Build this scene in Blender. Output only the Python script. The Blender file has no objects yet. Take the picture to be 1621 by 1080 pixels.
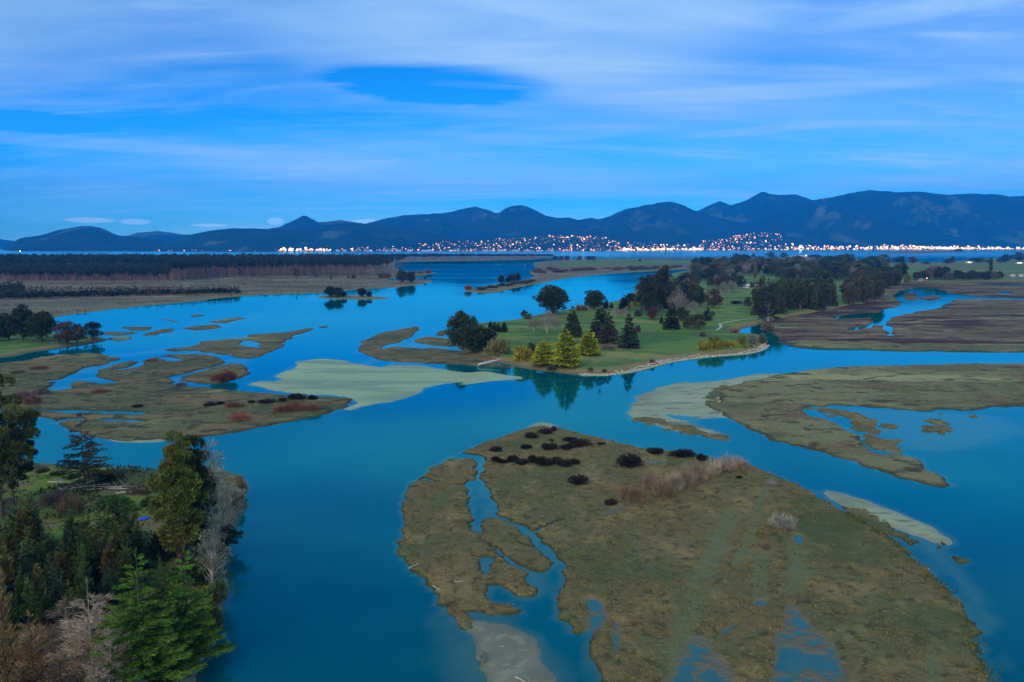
import bpy, math, random
import numpy as np
from mathutils import Vector

SC = bpy.context.scene
COL = SC.collection
# ------------------------------------------------------------------ camera, sky, light
F, HC, HORIZON = 1260.0, 60.0, 388.0            # focal length in photo pixels, camera height (m), horizon row
PITCH = math.atan((540 - HORIZON) / F)
cam = bpy.data.objects.new('camera', bpy.data.cameras.new('camera'))
COL.objects.link(cam)
cam.location = (0, 0, HC)
cam.rotation_euler = (math.pi / 2 - PITCH, 0, 0)
cam.data.sensor_width = 36.0
cam.data.lens = 36.0 * F / 1621.0
cam.data.clip_start = 1.0
cam.data.clip_end = 90000.0
SC.camera = cam

SUN_ELEV, SUN_AZ = math.radians(6.0), math.radians(200.0)   # the sun has gone down behind the camera
world = bpy.data.worlds.new('World')
SC.world = world
world.use_nodes = True
WN, WL = world.node_tree.nodes, world.node_tree.links
WN.clear()


def wnode(t, **kw):
    n = WN.new(t)
    for k, v in kw.items():
        setattr(n, k, v)
    return n


def wmath(op, a, b=None, c=None, clamp=False):
    n = wnode('ShaderNodeMath', operation=op, use_clamp=clamp)
    for i, v in enumerate((a, b, c)):
        if v is None:
            continue
        if isinstance(v, (int, float)):
            n.inputs[i].default_value = v
        else:
            WL.new(v, n.inputs[i])
    return n.outputs[0]


def wramp(v, lo, hi, a=0.0, b=1.0):
    n = wnode('ShaderNodeMapRange', interpolation_type='SMOOTHSTEP')
    WL.new(v, n.inputs[0])
    for i, q in enumerate((lo, hi, a, b)):
        n.inputs[i + 1].default_value = q
    return n.outputs[0]


sky = wnode('ShaderNodeTexSky', sky_type='NISHITA', sun_disc=False, sun_elevation=SUN_ELEV, sun_rotation=SUN_AZ,
            altitude=60.0, air_density=1.0, dust_density=0.0, ozone_density=5.0)
tc = wnode('ShaderNodeTexCoord')
sep = wnode('ShaderNodeSeparateXYZ')
WL.new(tc.outputs['Generated'], sep.inputs[0])
dx, dy, dz = sep.outputs
az = wmath('ARCTAN2', dx, dy)
el = wmath('ARCSINE', dz)
up = wmath('ADD', wmath('MAXIMUM', dz, 0.0), 0.11)
px_, py_ = wmath('DIVIDE', dx, up), wmath('DIVIDE', dy, up)      # the cloud sheet overhead, seen in perspective


def wnoise(xs, ys, scale, detail, rough, seed, dist=0.0):
    cb = wnode('ShaderNodeCombineXYZ')
    WL.new(wmath('MULTIPLY', px_, xs), cb.inputs[0])
    WL.new(wmath('MULTIPLY', py_, ys), cb.inputs[1])
    cb.inputs[2].default_value = seed
    n = wnode('ShaderNodeTexNoise')
    WL.new(cb.outputs[0], n.inputs['Vector'])
    n.inputs['Scale'].default_value = scale
    n.inputs['Detail'].default_value = detail
    n.inputs['Roughness'].default_value = rough
    n.inputs['Distortion'].default_value = dist
    return n.outputs['Fac']


broad = wramp(wnoise(0.45, 0.8, 0.55, 5, 0.55, 3.7, 0.3), 0.32, 0.66)
streak = wramp(wnoise(0.25, 1.0, 1.7, 8, 0.60, 8.2, 0.9), 0.40, 0.80)
fine = wramp(wnoise(0.3, 1.0, 5.0, 6, 0.6, 1.3, 0.8), 0.40, 0.75)


def lens(azd, eld, ra, re, soft=0.45, tilt=0.0):
    """A cloud (or a gap) of lens shape at azimuth/elevation, in degrees."""
    a = wmath('DIVIDE', wmath('SUBTRACT', az, math.radians(azd)), math.radians(ra))
    e = wmath('SUBTRACT', el, math.radians(eld))
    e = wmath('SUBTRACT', e, wmath('MULTIPLY', a, math.radians(ra * tilt)))
    e = wmath('DIVIDE', e, math.radians(re))
    d = wmath('ADD', wmath('POWER', wmath('ABSOLUTE', a), 2.0), wmath('POWER', wmath('ABSOLUTE', e), 2.0))
    d = wmath('ADD', d, wmath('MULTIPLY', wmath('SUBTRACT', fine, 0.5), 0.5))
    return wramp(d, 1.0 + soft, 1.0 - soft, 0.0, 1.0)


cloud = wmath('ADD', wmath('MULTIPLY', broad, 0.60), wmath('MULTIPLY', wmath('MULTIPLY', streak, 0.55), wmath('ADD', wmath('MULTIPLY', fine, 0.5), 0.5)))
cloud = wmath('ADD', cloud, wmath('MULTIPLY', lens(0.0, 14.2, 14.0, 3.2, 1.0), 0.42))
cloud = wmath('SUBTRACT', cloud, wmath('MULTIPLY', lens(-4.8, 11.0, 6.6, 1.15, 0.9, -0.03), 0.66))
cloud = wmath('ADD', cloud, wmath('MULTIPLY', lens(-3.6, 10.9, 4.0, 0.3, 0.9, -0.05), 0.12))
cloud = wmath('ADD', cloud, wmath('MULTIPLY', wmath('SUBTRACT', fine, 0.45), 0.15))
cloud = wmath('SUBTRACT', cloud, wmath('MULTIPLY', lens(-31.0, 7.4, 4.0, 0.5, 0.6), 0.35))
for args, k in (((-28.0, 6.3, 9.0, 0.35, 0.8, -0.02), 0.22), ((16.0, 10.0, 11.0, 0.45, 0.8), 0.26), ((17.0, 7.6, 5.0, 0.25, 0.8, 0.05), 0.2),
                ((3.0, 7.7, 6.0, 0.5, 0.8, 0.05), 0.2), ((30.0, 14.5, 9.0, 0.6, 0.8, 0.08), 0.2)):
    cloud = wmath('ADD', cloud, wmath('MULTIPLY', lens(*args), k))
cloud = wmath('MULTIPLY', wmath('MAXIMUM', cloud, 0.0), wramp(el, math.radians(0.5), math.radians(6.0), 0.40, 1.0))
for args in ((-27.7, 1.55, 1.3, 0.16, 0.5), (-25.1, 1.50, 0.8, 0.17, 0.5), (-16.4, 1.62, 0.5, 0.22, 0.5), (-10.2, 1.60, 1.0, 0.2, 0.5), (-20.6, 1.3, 1.0, 0.1, 0.5)):
    cloud = wmath('ADD', cloud, wmath('MULTIPLY', lens(*args), 0.55))
cloud = wmath('MINIMUM', cloud, 1.0)

tint = wnode('ShaderNodeMix', data_type='RGBA', blend_type='MULTIPLY')
tint.inputs['Factor'].default_value = 1.0
WL.new(sky.outputs[0], tint.inputs['A'])
glow = wnode('ShaderNodeMix', data_type='RGBA')          # the pale band the dusk sky keeps all round the horizon
WL.new(wramp(el, math.radians(-1.0), math.radians(13.0)), glow.inputs['Factor'])
glow.inputs['A'].default_value = (0.52, 2.35, 4.2, 1)
glow.inputs['B'].default_value = (0.12, 0.98, 1.50, 1)
WL.new(glow.outputs['Result'], tint.inputs['B'])
mixc = wnode('ShaderNodeMix', data_type='RGBA')
WL.new(cloud, mixc.inputs['Factor'])
WL.new(tint.outputs['Result'], mixc.inputs['A'])
ccol = wnode('ShaderNodeMix', data_type='RGBA')
WL.new(wramp(el, math.radians(0.5), math.radians(9.0)), ccol.inputs['Factor'])
ccol.inputs['A'].default_value = (5.6, 8.6, 11.5, 1)
ccol.inputs['B'].default_value = (2.85, 4.35, 5.9, 1)
WL.new(ccol.outputs['Result'], mixc.inputs['B'])
bg = wnode('ShaderNodeBackground')
WL.new(mixc.outputs['Result'], bg.inputs['Color'])
bg.inputs['Strength'].default_value = 0.12
wo = wnode('ShaderNodeOutputWorld')
WL.new(bg.outputs[0], wo.inputs[0])
world.cycles.sampling_method = 'MANUAL'
world.cycles.sample_map_resolution = 1024

sun = bpy.data.objects.new('sun', bpy.data.lights.new('sun', 'SUN'))   # the warm afterglow behind the camera
COL.objects.link(sun)
sun.data.energy = 1.5
sun.data.angle = math.radians(50.0)
sun.data.color = (1.0, 0.76, 0.46)
_e = math.radians(32.0)
sun.rotation_euler = Vector((-math.cos(_e) * math.sin(SUN_AZ), -math.cos(_e) * math.cos(SUN_AZ), -math.sin(_e))).to_track_quat('-Z', 'Y').to_euler()

SC.view_settings.view_transform = 'Standard'
SC.view_settings.look = 'None'
SC.view_settings.gamma = 1.0
SC.view_settings.exposure = 0.72
SC.view_settings.use_curve_mapping = False
SC.cycles.use_denoising = True
SC.cycles.max_bounces = 6
SC.cycles.diffuse_bounces = 2
SC.cycles.glossy_bounces = 2
SC.cycles.transparent_max_bounces = 8
SC.cycles.volume_bounces = 3
SC.cycles.sample_clamp_indirect = 4.0
# ------------------------------------------------------------------ helpers
RNG = np.random.default_rng(7)
CP, SP = math.cos(PITCH), math.sin(PITCH)


def gp(u, v, z=0.0):
    """Photo pixel -> point on the level plane at height z (metres, camera foot at the origin)."""
    x, y = (u - 810.5) / F, (540.0 - v) / F
    t = (HC - z) / -(y * CP - SP)
    return np.array((x * t, (CP + y * SP) * t, z))


def pxm(u, v, z=0.0):
    """Metres per photo pixel at that ground point."""
    p = gp(u, v, z)
    return (p[1] * CP + (HC - z) * SP) / F


def ux(u, d):
    """World x of photo column u at distance d, near the horizon."""
    return (u - 810.5) / F / (CP + (540 - 372) / F * SP) * d


def vz(v, d):
    """World z of photo row v at distance d."""
    y = (540.0 - v) / F
    return HC + (y * CP - SP) / (CP + y * SP) * d


def hash2(ix, iy, seed):
    h = (ix.astype(np.int64) * 374761393 + iy.astype(np.int64) * 668265263 + seed * 1442695041) & 0xFFFFFFFF
    h = ((h ^ (h >> 13)) * 1274126177) & 0xFFFFFFFF
    h = ((h ^ (h >> 16)) * 2246822519) & 0xFFFFFFFF
    return ((h ^ (h >> 15)) & 0xFFFFFF) / float(0x800000) - 1.0


def vnoise(x, y, seed=0):
    ix, iy = np.floor(x), np.floor(y)
    fx, fy = x - ix, y - iy
    fx, fy = fx * fx * fx * (fx * (fx * 6 - 15) + 10), fy * fy * fy * (fy * (fy * 6 - 15) + 10)
    a, b = hash2(ix, iy, seed), hash2(ix + 1, iy, seed)
    c, d = hash2(ix, iy + 1, seed), hash2(ix + 1, iy + 1, seed)
    return (a + (b - a) * fx) * (1 - fy) + (c + (d - c) * fx) * fy


def fbm(x, y, seed=0, octv=4, gain=0.5, lac=2.03):
    s, a, n = 0.0, 1.0, 0.0
    for o in range(octv):
        s = s + a * vnoise(x * lac ** o + o * 17.3, y * lac ** o - o * 9.1, seed + o)
        n += a
        a *= gain
    return s / n


def smooth(e0, e1, x):
    t = np.clip((x - e0) / (e1 - e0), 0, 1)
    return t * t * (3 - 2 * t)


def chaikin(p, closed=True, n=1):
    p = np.asarray(p, float)
    for _ in range(n):
        q = np.roll(p, -1, 0) if closed else p[1:]
        a = p if closed else p[:-1]
        r = np.empty((len(a) * 2, 2))
        r[0::2], r[1::2] = a * .75 + q * .25, a * .25 + q * .75
        p = r if closed else np.vstack((p[:1], r, p[-1:]))
    return p


def world_line(pix, closed=True, n=1):
    return np.array([gp(u, v)[:2] for u, v in chaikin(pix, closed, n)])


def seg_dist(x, y, pts, closed):
    d = np.full(x.shape, 1e18)
    ins = np.zeros(x.shape, bool)
    m = len(pts)
    for i in range(m if closed else m - 1):
        ax, ay = pts[i]
        bx, by = pts[(i + 1) % m]
        ex, ey = bx - ax, by - ay
        l2 = ex * ex + ey * ey + 1e-9
        t = np.clip(((x - ax) * ex + (y - ay) * ey) / l2, 0, 1)
        d = np.minimum(d, (x - ax - t * ex) ** 2 + (y - ay - t * ey) ** 2)
        if closed and ey != 0:
            c = ((ay > y) != (by > y)) & (x < ex * (y - ay) / ey + ax)
            ins ^= c
    d = np.sqrt(d)
    return np.where(ins, d, -d) if closed else d


def mesh_obj(name, V, Q, mat, parent=None, smooth_=True, tri=False):
    me = bpy.data.meshes.new(name)
    V = np.ascontiguousarray(V, np.float32)
    Q = np.ascontiguousarray(Q, np.int32)
    k = Q.shape[1]
    me.vertices.add(len(V))
    me.vertices.foreach_set('co', V.ravel())
    me.loops.add(Q.size)
    me.loops.foreach_set('vertex_index', Q.ravel())
    me.polygons.add(len(Q))
    me.polygons.foreach_set('loop_start', np.arange(len(Q), dtype=np.int32) * k)
    me.polygons.foreach_set('loop_total', np.full(len(Q), k, np.int32))
    if smooth_:
        me.polygons.foreach_set('use_smooth', np.ones(len(Q), bool))
    if mat:
        me.materials.append(mat)
    me.update(calc_edges=True)
    o = bpy.data.objects.new(name, me)
    COL.objects.link(o)
    o.parent = parent
    return o


def grid_faces(keep):
    """Quads of a grid whose boolean vertex mask keep[i, j] holds at some corner; returns (vertex mask, quads)."""
    c = keep[:-1, :-1] | keep[1:, :-1] | keep[:-1, 1:] | keep[1:, 1:]
    n0, n1 = keep.shape
    idx = np.arange(n0 * n1).reshape(n0, n1)
    q = np.stack((idx[:-1, :-1][c], idx[1:, :-1][c], idx[1:, 1:][c], idx[:-1, 1:][c]), 1)
    used = np.zeros(n0 * n1, bool)
    used[q.ravel()] = True
    remap = np.cumsum(used) - 1
    return used, remap[q]


def attr(o, name, vals):
    a = o.data.attributes.new(name, 'FLOAT', 'POINT')
    a.data.foreach_set('value', np.ascontiguousarray(vals, np.float32))


def tag(o, label=None, cat=None, group=None, kind=None):
    if label:
        o['label'] = label
    if cat:
        o['category'] = cat
    if group:
        o['group'] = group
    if kind:
        o['kind'] = kind
    return o


# ------------------------------------------------------------------ materials
class NT:
    def __init__(s, name):
        s.m = bpy.data.materials.new(name)
        s.m.use_nodes = True
        s.t = s.m.node_tree
        s.N, s.L = s.t.nodes, s.t.links
        s.b = s.N['Principled BSDF']
        s.out = s.N['Material Output']

    def n(s, t, **kw):
        x = s.N.new(t)
        for k, v in kw.items():
            setattr(x, k, v)
        return x

    def put(s, sock, v):
        if hasattr(v, 'links') or hasattr(v, 'is_linked'):
            s.L.new(v, sock)
        else:
            sock.default_value = v

    def noise(s, scale, detail=4, rough=.55, stretch=(1, 1, 1), obj=False, dist=0.0):
        if obj:
            src = s.n('ShaderNodeTexCoord').outputs['Object']
        else:
            src = s.n('ShaderNodeNewGeometry').outputs['Position']
        mp = s.n('ShaderNodeMapping')
        mp.inputs['Scale'].default_value = stretch
        s.L.new(src, mp.inputs[0])
        x = s.n('ShaderNodeTexNoise')
        s.L.new(mp.outputs[0], x.inputs['Vector'])
        x.inputs['Scale'].default_value = scale
        x.inputs['Detail'].default_value = detail
        x.inputs['Roughness'].default_value = rough
        x.inputs['Distortion'].default_value = dist
        return x.outputs['Fac']

    def ramp(s, v, lo, hi, a=0.0, b=1.0):
        x = s.n('ShaderNodeMapRange', interpolation_type='SMOOTHSTEP')
        s.L.new(v, x.inputs[0])
        for i, q in enumerate((lo, hi, a, b)):
            x.inputs[i + 1].default_value = q
        return x.outputs[0]

    def math(s, op, a, b):
        x = s.n('ShaderNodeMath', operation=op)
        s.put(x.inputs[0], a)
        s.put(x.inputs[1], b)
        return x.outputs[0]

    def mix(s, f, a, b, mode='MIX'):
        x = s.n('ShaderNodeMix', data_type='RGBA', blend_type=mode)
        s.put(x.inputs['Factor'], f)
        for k, v in (('A', a), ('B', b)):
            s.put(x.inputs[k], v if hasattr(v, 'is_linked') else (*v, 1))
        return x.outputs['Result']

    def attr(s, name):
        return s.n('ShaderNodeAttribute', attribute_name=name).outputs['Fac']

    def bump(s, h, strength, dist):
        x = s.n('ShaderNodeBump')
        x.inputs['Strength'].default_value = strength
        x.inputs['Distance'].default_value = dist
        s.L.new(h, x.inputs['Height'])
        s.L.new(x.outputs[0], s.b.inputs['Normal'])

    def done(s, col, rough=.9, spec=.2):
        s.put(s.b.inputs['Base Color'], col if hasattr(col, 'is_linked') else (*col, 1))
        s.put(s.b.inputs['Roughness'], rough)
        s.b.inputs['Specular IOR Level'].default_value = spec
        return s.m


def ground_mat(name, base, layers, edges=(), bump=(3.0, .35, .3), rough=.9, spec=.15):
    """layers: (colour, noise scale, lo, hi, stretch); edges: (attribute, lo, hi, colour, jitter): colour below lo, none above hi."""
    t = NT(name)
    c = base
    for col, sc, lo, hi, st in layers:
        c = t.mix(t.ramp(t.noise(sc, 5, .6, st, dist=.4), lo, hi), c, col)
    for at, lo, hi, col, jit in edges:
        a = t.attr(at)
        if jit:
            a = t.math('ADD', a, t.math('MULTIPLY', t.math('SUBTRACT', t.noise(*jit[1:]), .5), jit[0]))
        c = t.mix(t.ramp(a, lo, hi, 1.0, 0.0), c, col)
    if bump:
        t.bump(t.noise(bump[0], 6, .65), bump[1], bump[2])
    return t.done(c, rough, spec)


I3 = (1, 1, 1)
M = {}
M['marsh'] = ground_mat('marsh', (.205, .164, .058), [
    ((.140, .148, .050), .04, .42, .60, I3), ((.30, .235, .085), .12, .48, .66, (1, .6, 1)), ((.085, .085, .030), .45, .50, .66, I3),
    ((.36, .29, .12), 1.3, .56, .72, I3), ((.10, .125, .04), .02, .54, .66, I3), ((.06, .06, .025), 2.6, .60, .72, I3), ((.31, .20, .07), .3, .66, .74, I3)],
    [('track', -.2, 1.1, (.175, .20, .085), (1.8, .22, 5)), ('wet', .25, .8, (.17, .18, .12), (.3, .8)), ('edge', -.2, .7, (.055, .060, .024), (1.6, .35))], (2.0, .8, .6))
M['marsh_far'] = ground_mat('marsh_far', (.170, .168, .066), [
    ((.105, .125, .044), .028, .44, .56, (.7, 1.2, 1)), ((.24, .175, .075), .05, .50, .62, (.6, 1.3, 1)), ((.30, .32, .11), .012, .56, .64, (.5, 1.6, 1)), ((.075, .070, .030), .16, .50, .63, (.8, 1.2, 1)),
    ((.26, .25, .105), .5, .56, .68, I3), ((.065, .065, .028), .04, .60, .68, I3)],
    [('edge', -.3, 1.5, (.070, .060, .028), (3.4, .10))], (.6, 1.0, 1.0))
M['tan_marsh'] = ground_mat('tan_marsh', (.255, .245, .100), [
    ((.165, .165, .062), .02, .44, .56, (.7, 1.2, 1)), ((.21, .15, .07), .04, .52, .63, (.6, 1.3, 1)), ((.40, .40, .16), .010, .52, .62, (.5, 1.6, 1)), ((.085, .080, .035), .12, .52, .64, (.8, 1.2, 1)),
    ((.34, .32, .14), .5, .56, .68, I3)],
    [('edge', -.3, 1.8, (.085, .075, .034), (4.0, .08))], (.6, 1.0, 1.0))
M['sand'] = ground_mat('sand', (.35, .42, .19), [
    ((.25, .28, .13), .03, .46, .58, (.5, 1.5, 1)), ((.43, .49, .24), .012, .50, .62, (.5, 1.6, 1)), ((.20, .19, .09), .22, .52, .66, (.6, 1.3, 1))],
    [('edge', -.5, 2.2, (.28, .31, .19), (3.6, .10))], (.5, .3, .4), .55, .35)
M['brown_marsh'] = ground_mat('brown_marsh', (.20, .150, .070), [
    ((.055, .032, .024), .011, .47, .55, (.6, 1.7, 1)), ((.31, .26, .12), .017, .53, .62, (.5, 1.9, 1)), ((.17, .19, .07), .008, .52, .60, (.6, 1.2, 1)), ((.075, .045, .034), .06, .50, .62, (.6, 1.5, 1)), ((.34, .35, .14), .03, .60, .68, (.5, 1.6, 1)), ((.10, .07, .045), .3, .54, .68, I3)],
    [('edge', -.5, 2.0, (.11, .085, .045), (3.0, .12))], (.4, .8, 1.0))
M['scrub'] = ground_mat('scrub', (.215, .185, .100), [
    ((.14, .15, .075), .007, .46, .56, (.5, 1.7, 1)), ((.31, .235, .125), .014, .52, .62, (.4, 1.9, 1)), ((.075, .085, .04), .022, .54, .63, (.45, 1.5, 1)), ((.26, .22, .155), .05, .55, .66, (.6, 1.3, 1)), ((.07, .065, .04), .12, .57, .68, I3)],
    [('edge', 4, 14, (.22, .205, .075), (10, .05))], (.3, .8, 1.2))
M['grass'] = ground_mat('grass', (.125, .235, .038), [
    ((.070, .155, .030), .011, .46, .54, (.7, 1.5, 1)), ((.18, .28, .050), .020, .52, .60, (.7, 1.4, 1)), ((.28, .28, .085), .013, .55, .66, (.7, 1.5, 1)), ((.10, .21, .032), .16, .52, .68, I3), ((.24, .30, .07), .5, .58, .72, I3)],
    [('edge', 3.5, 10, (.25, .215, .085), (9, .06)), ('edge', 1.0, 3.0, (.19, .15, .075), (2.5, .2))], (.8, .4, .4))
M['field'] = ground_mat('field', (.145, .215, .046), [
    ((.22, .225, .08), .004, .48, .54, (.35, 1.3, 1)), ((.11, .185, .038), .006, .5, .58, (.3, 1.4, 1)), ((.22, .15, .085), .003, .56, .63, (.3, 1.6, 1)), ((.09, .11, .04), .02, .58, .68, (.4, 1.4, 1))],
    [('edge', 4, 14, (.22, .18, .09), (9, .03))], None)
M['mud'] = ground_mat('mud', (.37, .50, .20), [
    ((.26, .35, .15), .022, .46, .55, (.35, 1.8, 1)), ((.47, .55, .22), .010, .48, .60, (.5, 1.6, 1)), ((.25, .33, .11), .2, .54, .72, (.6, 1.3, 1)), ((.50, .58, .28), .06, .60, .68, (.4, 1.6, 1))],
    [('edge', -.5, 2.2, (.22, .38, .19), (4.0, .08))], (.5, .3, .4), .5, .4)
M['grey_mud'] = ground_mat('grey_mud', (.225, .225, .115), [
    ((.18, .18, .09), .08, .42, .6, I3), ((.29, .29, .16), .4, .5, .66, I3), ((.44, .45, .36), .5, .68, .72, (.6, 1.4, 1))], [('edge', -.3, 1.4, (.13, .16, .09), (1.6, .3))], (1.0, .4, .3), .5, .4)
M['bank'] = ground_mat('bank', (.10, .14, .038), [
    ((.17, .27, .032), .05, .42, .56, I3), ((.21, .18, .085), .09, .5, .64, I3), ((.05, .045, .024), .25, .50, .66, I3), ((.30, .28, .18), .12, .64, .72, I3), ((.08, .13, .028), .6, .54, .7, I3)],
    [('edge', .3, 2.6, (.30, .25, .13), (2.2, .3))], (1.6, .9, .5))


def make_water():
    t = NT('water')
    n1 = t.noise(.05, 3, .5, (.5, 1.4, 1))
    n2 = t.noise(.9, 3, .6, (.8, 1.3, 1))
    bp = t.n('ShaderNodeBump')
    bp.inputs['Strength'].default_value = .10
    bp.inputs['Distance'].default_value = .6
    t.L.new(t.math('ADD', t.math('MULTIPLY', n1, .35), t.math('MULTIPLY', t.math('MULTIPLY', n2, .10), t.ramp(t.noise(.008, 4, .6, (.5, 1.5, 1)), .42, .64))), bp.inputs['Height'])
    c = t.mix(t.ramp(t.noise(.012, 3, .5), .38, .64), (.0, .084, .108), (.0, .116, .134))      # silty green water body
    c = t.mix(t.ramp(t.attr('shallow'), .2, .9), c, (.06, .17, .125))
    t.N.remove(t.b)
    df, gl, fr, mx = t.n('ShaderNodeBsdfDiffuse'), t.n('ShaderNodeBsdfGlossy'), t.n('ShaderNodeFresnel'), t.n('ShaderNodeMixShader')
    t.L.new(c, df.inputs['Color'])
    sp = t.n('ShaderNodeSeparateXYZ')
    t.L.new(t.n('ShaderNodeNewGeometry').outputs['Position'], sp.inputs[0])
    bay = t.ramp(sp.outputs[1], 3000, 5200)                 # the open bay beyond the spits is choppier than the lagoon
    t.L.new(t.mix(bay, (.14, .95, 1.0), (.45, .95, 1.0)), gl.inputs['Color'])
    calm = t.ramp(t.noise(.004, 3, .5, (.4, 1.6, 1)), .4, .66, .03, .09)
    t.L.new(t.math('ADD', calm, t.math('MULTIPLY', bay, .14)), gl.inputs['Roughness'])
    fr.inputs['IOR'].default_value = 1.42
    for n in (df, gl, fr):
        t.L.new(bp.outputs[0], n.inputs['Normal'])
    t.L.new(fr.outputs[0], mx.inputs[0])
    t.L.new(df.outputs[0], mx.inputs[1])
    t.L.new(gl.outputs[0], mx.inputs[2])
    t.L.new(mx.outputs[0], t.out.inputs['Surface'])
    return t.m


M['water'] = make_water()
# ------------------------------------------------------------------ water
def graded(lo, hi, fine_lo, fine_hi, step, growth=1.35):
    a = list(np.arange(fine_lo, fine_hi + step, step))
    s = step
    while a[-1] < hi:
        s *= growth
        a.append(min(a[-1] + s, hi))
    s = step
    while a[0] > lo:
        s *= growth
        a.insert(0, max(a[0] - s, lo))
    return np.array(a)


wx, wy = graded(-17000, 17000, -130, 130, 1.7), graded(-3000, 19300, 70, 330, 1.7)
X, Y = np.meshgrid(wx, wy, indexing='ij')
used, q = grid_faces(np.ones(X.shape, bool))
water = mesh_obj('water', np.stack((X.ravel(), Y.ravel(), np.zeros(X.size)), 1), q, M['water'])
shal = np.zeros(X.size)
for poly, w in (([(735, 985), (850, 1005), (930, 1040), (950, 1120), (700, 1140), (640, 1000), (690, 935)], 7.0),
                ([(742, 760), (765, 735), (790, 810), (880, 890), (880, 960), (780, 960), (745, 850)], 5.0),
                ([(1300, 790), (1420, 850), (1540, 970), (1590, 1090), (1640, 1090), (1540, 880), (1400, 800)], 5.0),
                ([(1240, 958), (1262, 955), (1290, 990), (1340, 1040), (1360, 1130), (1195, 1130), (1215, 1010)], 3.0),
                ([(1085, 1005), (1115, 1000), (1180, 1060), (1180, 1140), (1020, 1140), (1055, 1070)], 3.0),
                ([(920, 940), (960, 945), (990, 985), (985, 1040), (925, 1030)], 2.0),
                ([(1280, 640), (1500, 650), (1640, 660), (1640, 700), (1450, 730), (1350, 680)], 10.0)):
    s_ = seg_dist(X.ravel(), Y.ravel(), world_line(poly), True)
    shal = np.maximum(shal, .7 * smooth(-w * .4, w, s_ + 3.0 * fbm(X.ravel() * .13, Y.ravel() * .13, 5, 5, .65)))
tag(water, 'calm blue estuary water winding between the islands', kind='structure')

# ------------------------------------------------------------------ land


def land(name, label, polys, mat, step, top=.5, bank=.5, amp=1.0, nsc=.15, holes=(), chans=(), relief=.12, rsc=.5, tracks=(), wets=(),
         slope=.35, seed=1, kind='structure', dome=0.0, oct_=6):
    ws = [world_line(p) for p in polys]
    allp = np.vstack(ws)
    lo, hi = allp.min(0) - step * 3 - amp, allp.max(0) + step * 3 + amp
    gx, gy = np.arange(lo[0], hi[0] + step, step), np.arange(lo[1], hi[1] + step, step)
    X, Y = np.meshgrid(gx, gy, indexing='ij')
    sh = X.shape
    X, Y = X.ravel(), Y.ravel()
    s = np.full(X.shape, -1e9)
    for w in ws:
        s = np.maximum(s, seg_dist(X, Y, w, True))
    near = s > -6 * amp - 4 * step
    h = np.full(X.shape, -5.0)
    x, y, s = X[near], Y[near], s[near]
    for p in holes:
        s = np.minimum(s, -seg_dist(x, y, world_line(p), True))
    for p, w in chans:
        s = np.minimum(s, seg_dist(x, y, world_line(p, False), False) - w * (1 + .5 * vnoise(x * .1, y * .1, 77)))
    s = s + amp * fbm(x * nsc, y * nsc, seed, oct_, .58) + amp * .5 * fbm(x * nsc * .25, y * nsc * .25, seed + 5, 3)
    wet = np.zeros(x.shape)
    for p, w, k in wets:
        wet = np.maximum(wet, k * smooth(-w, w, seg_dist(x, y, world_line(p), True)))
    trk = np.zeros(x.shape)
    for p, w in tracks:
        trk = np.maximum(trk, 1 - smooth(w * .4, w * 1.4, seg_dist(x, y, world_line(p, False, 2), False)))
    hh = np.where(s > 0, top * (1 - np.exp(-np.maximum(s, 0) / bank)), np.maximum(s * slope, -1.0))
    r = fbm(x * rsc, y * rsc, seed + 31, 5, .6)
    hh = hh + np.clip(s / (bank * 1.5), 0, 1) * (relief * r + dome * (1 - np.exp(-np.maximum(s, 0) / 25.0)))
    hh = hh - trk * relief * .5
    pn = fbm(x * .22, y * .22, seed + 9, 6, .72)
    hh = np.where(wet > 0, hh - wet * (top * .72 + .16) - wet * .42 * pn - .05 * wet, hh)
    h[near] = hh
    keep = (h > -.25).reshape(sh)
    used, q = grid_faces(keep)
    o = mesh_obj(name, np.stack((X, Y, np.maximum(h, -1.2)), 1)[used], q, mat)
    for nm, val, dflt in (('edge', s, -1.0), ('track', 1 - trk, 1.0), ('wet', 1 - wet, 1.0)):
        full = np.full(X.shape, dflt)
        full[near] = np.clip(val, -5, 60)
        attr(o, nm, full[used])
    o['label'] = label
    o['kind'] = kind
    LANDS.append((o, gx, gy, h.reshape(sh)))
    return o


LANDS = []


def zat(x, y):
    """Ground height (highest land at x, y)."""
    best = 0.0
    for o, gx, gy, h in LANDS:
        i, j = int((x - gx[0]) / (gx[1] - gx[0]) + .5), int((y - gy[0]) / (gy[1] - gy[0]) + .5)
        if 0 <= i < h.shape[0] and 0 <= j < h.shape[1]:
            best = max(best, h[i, j])
    return best


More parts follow.
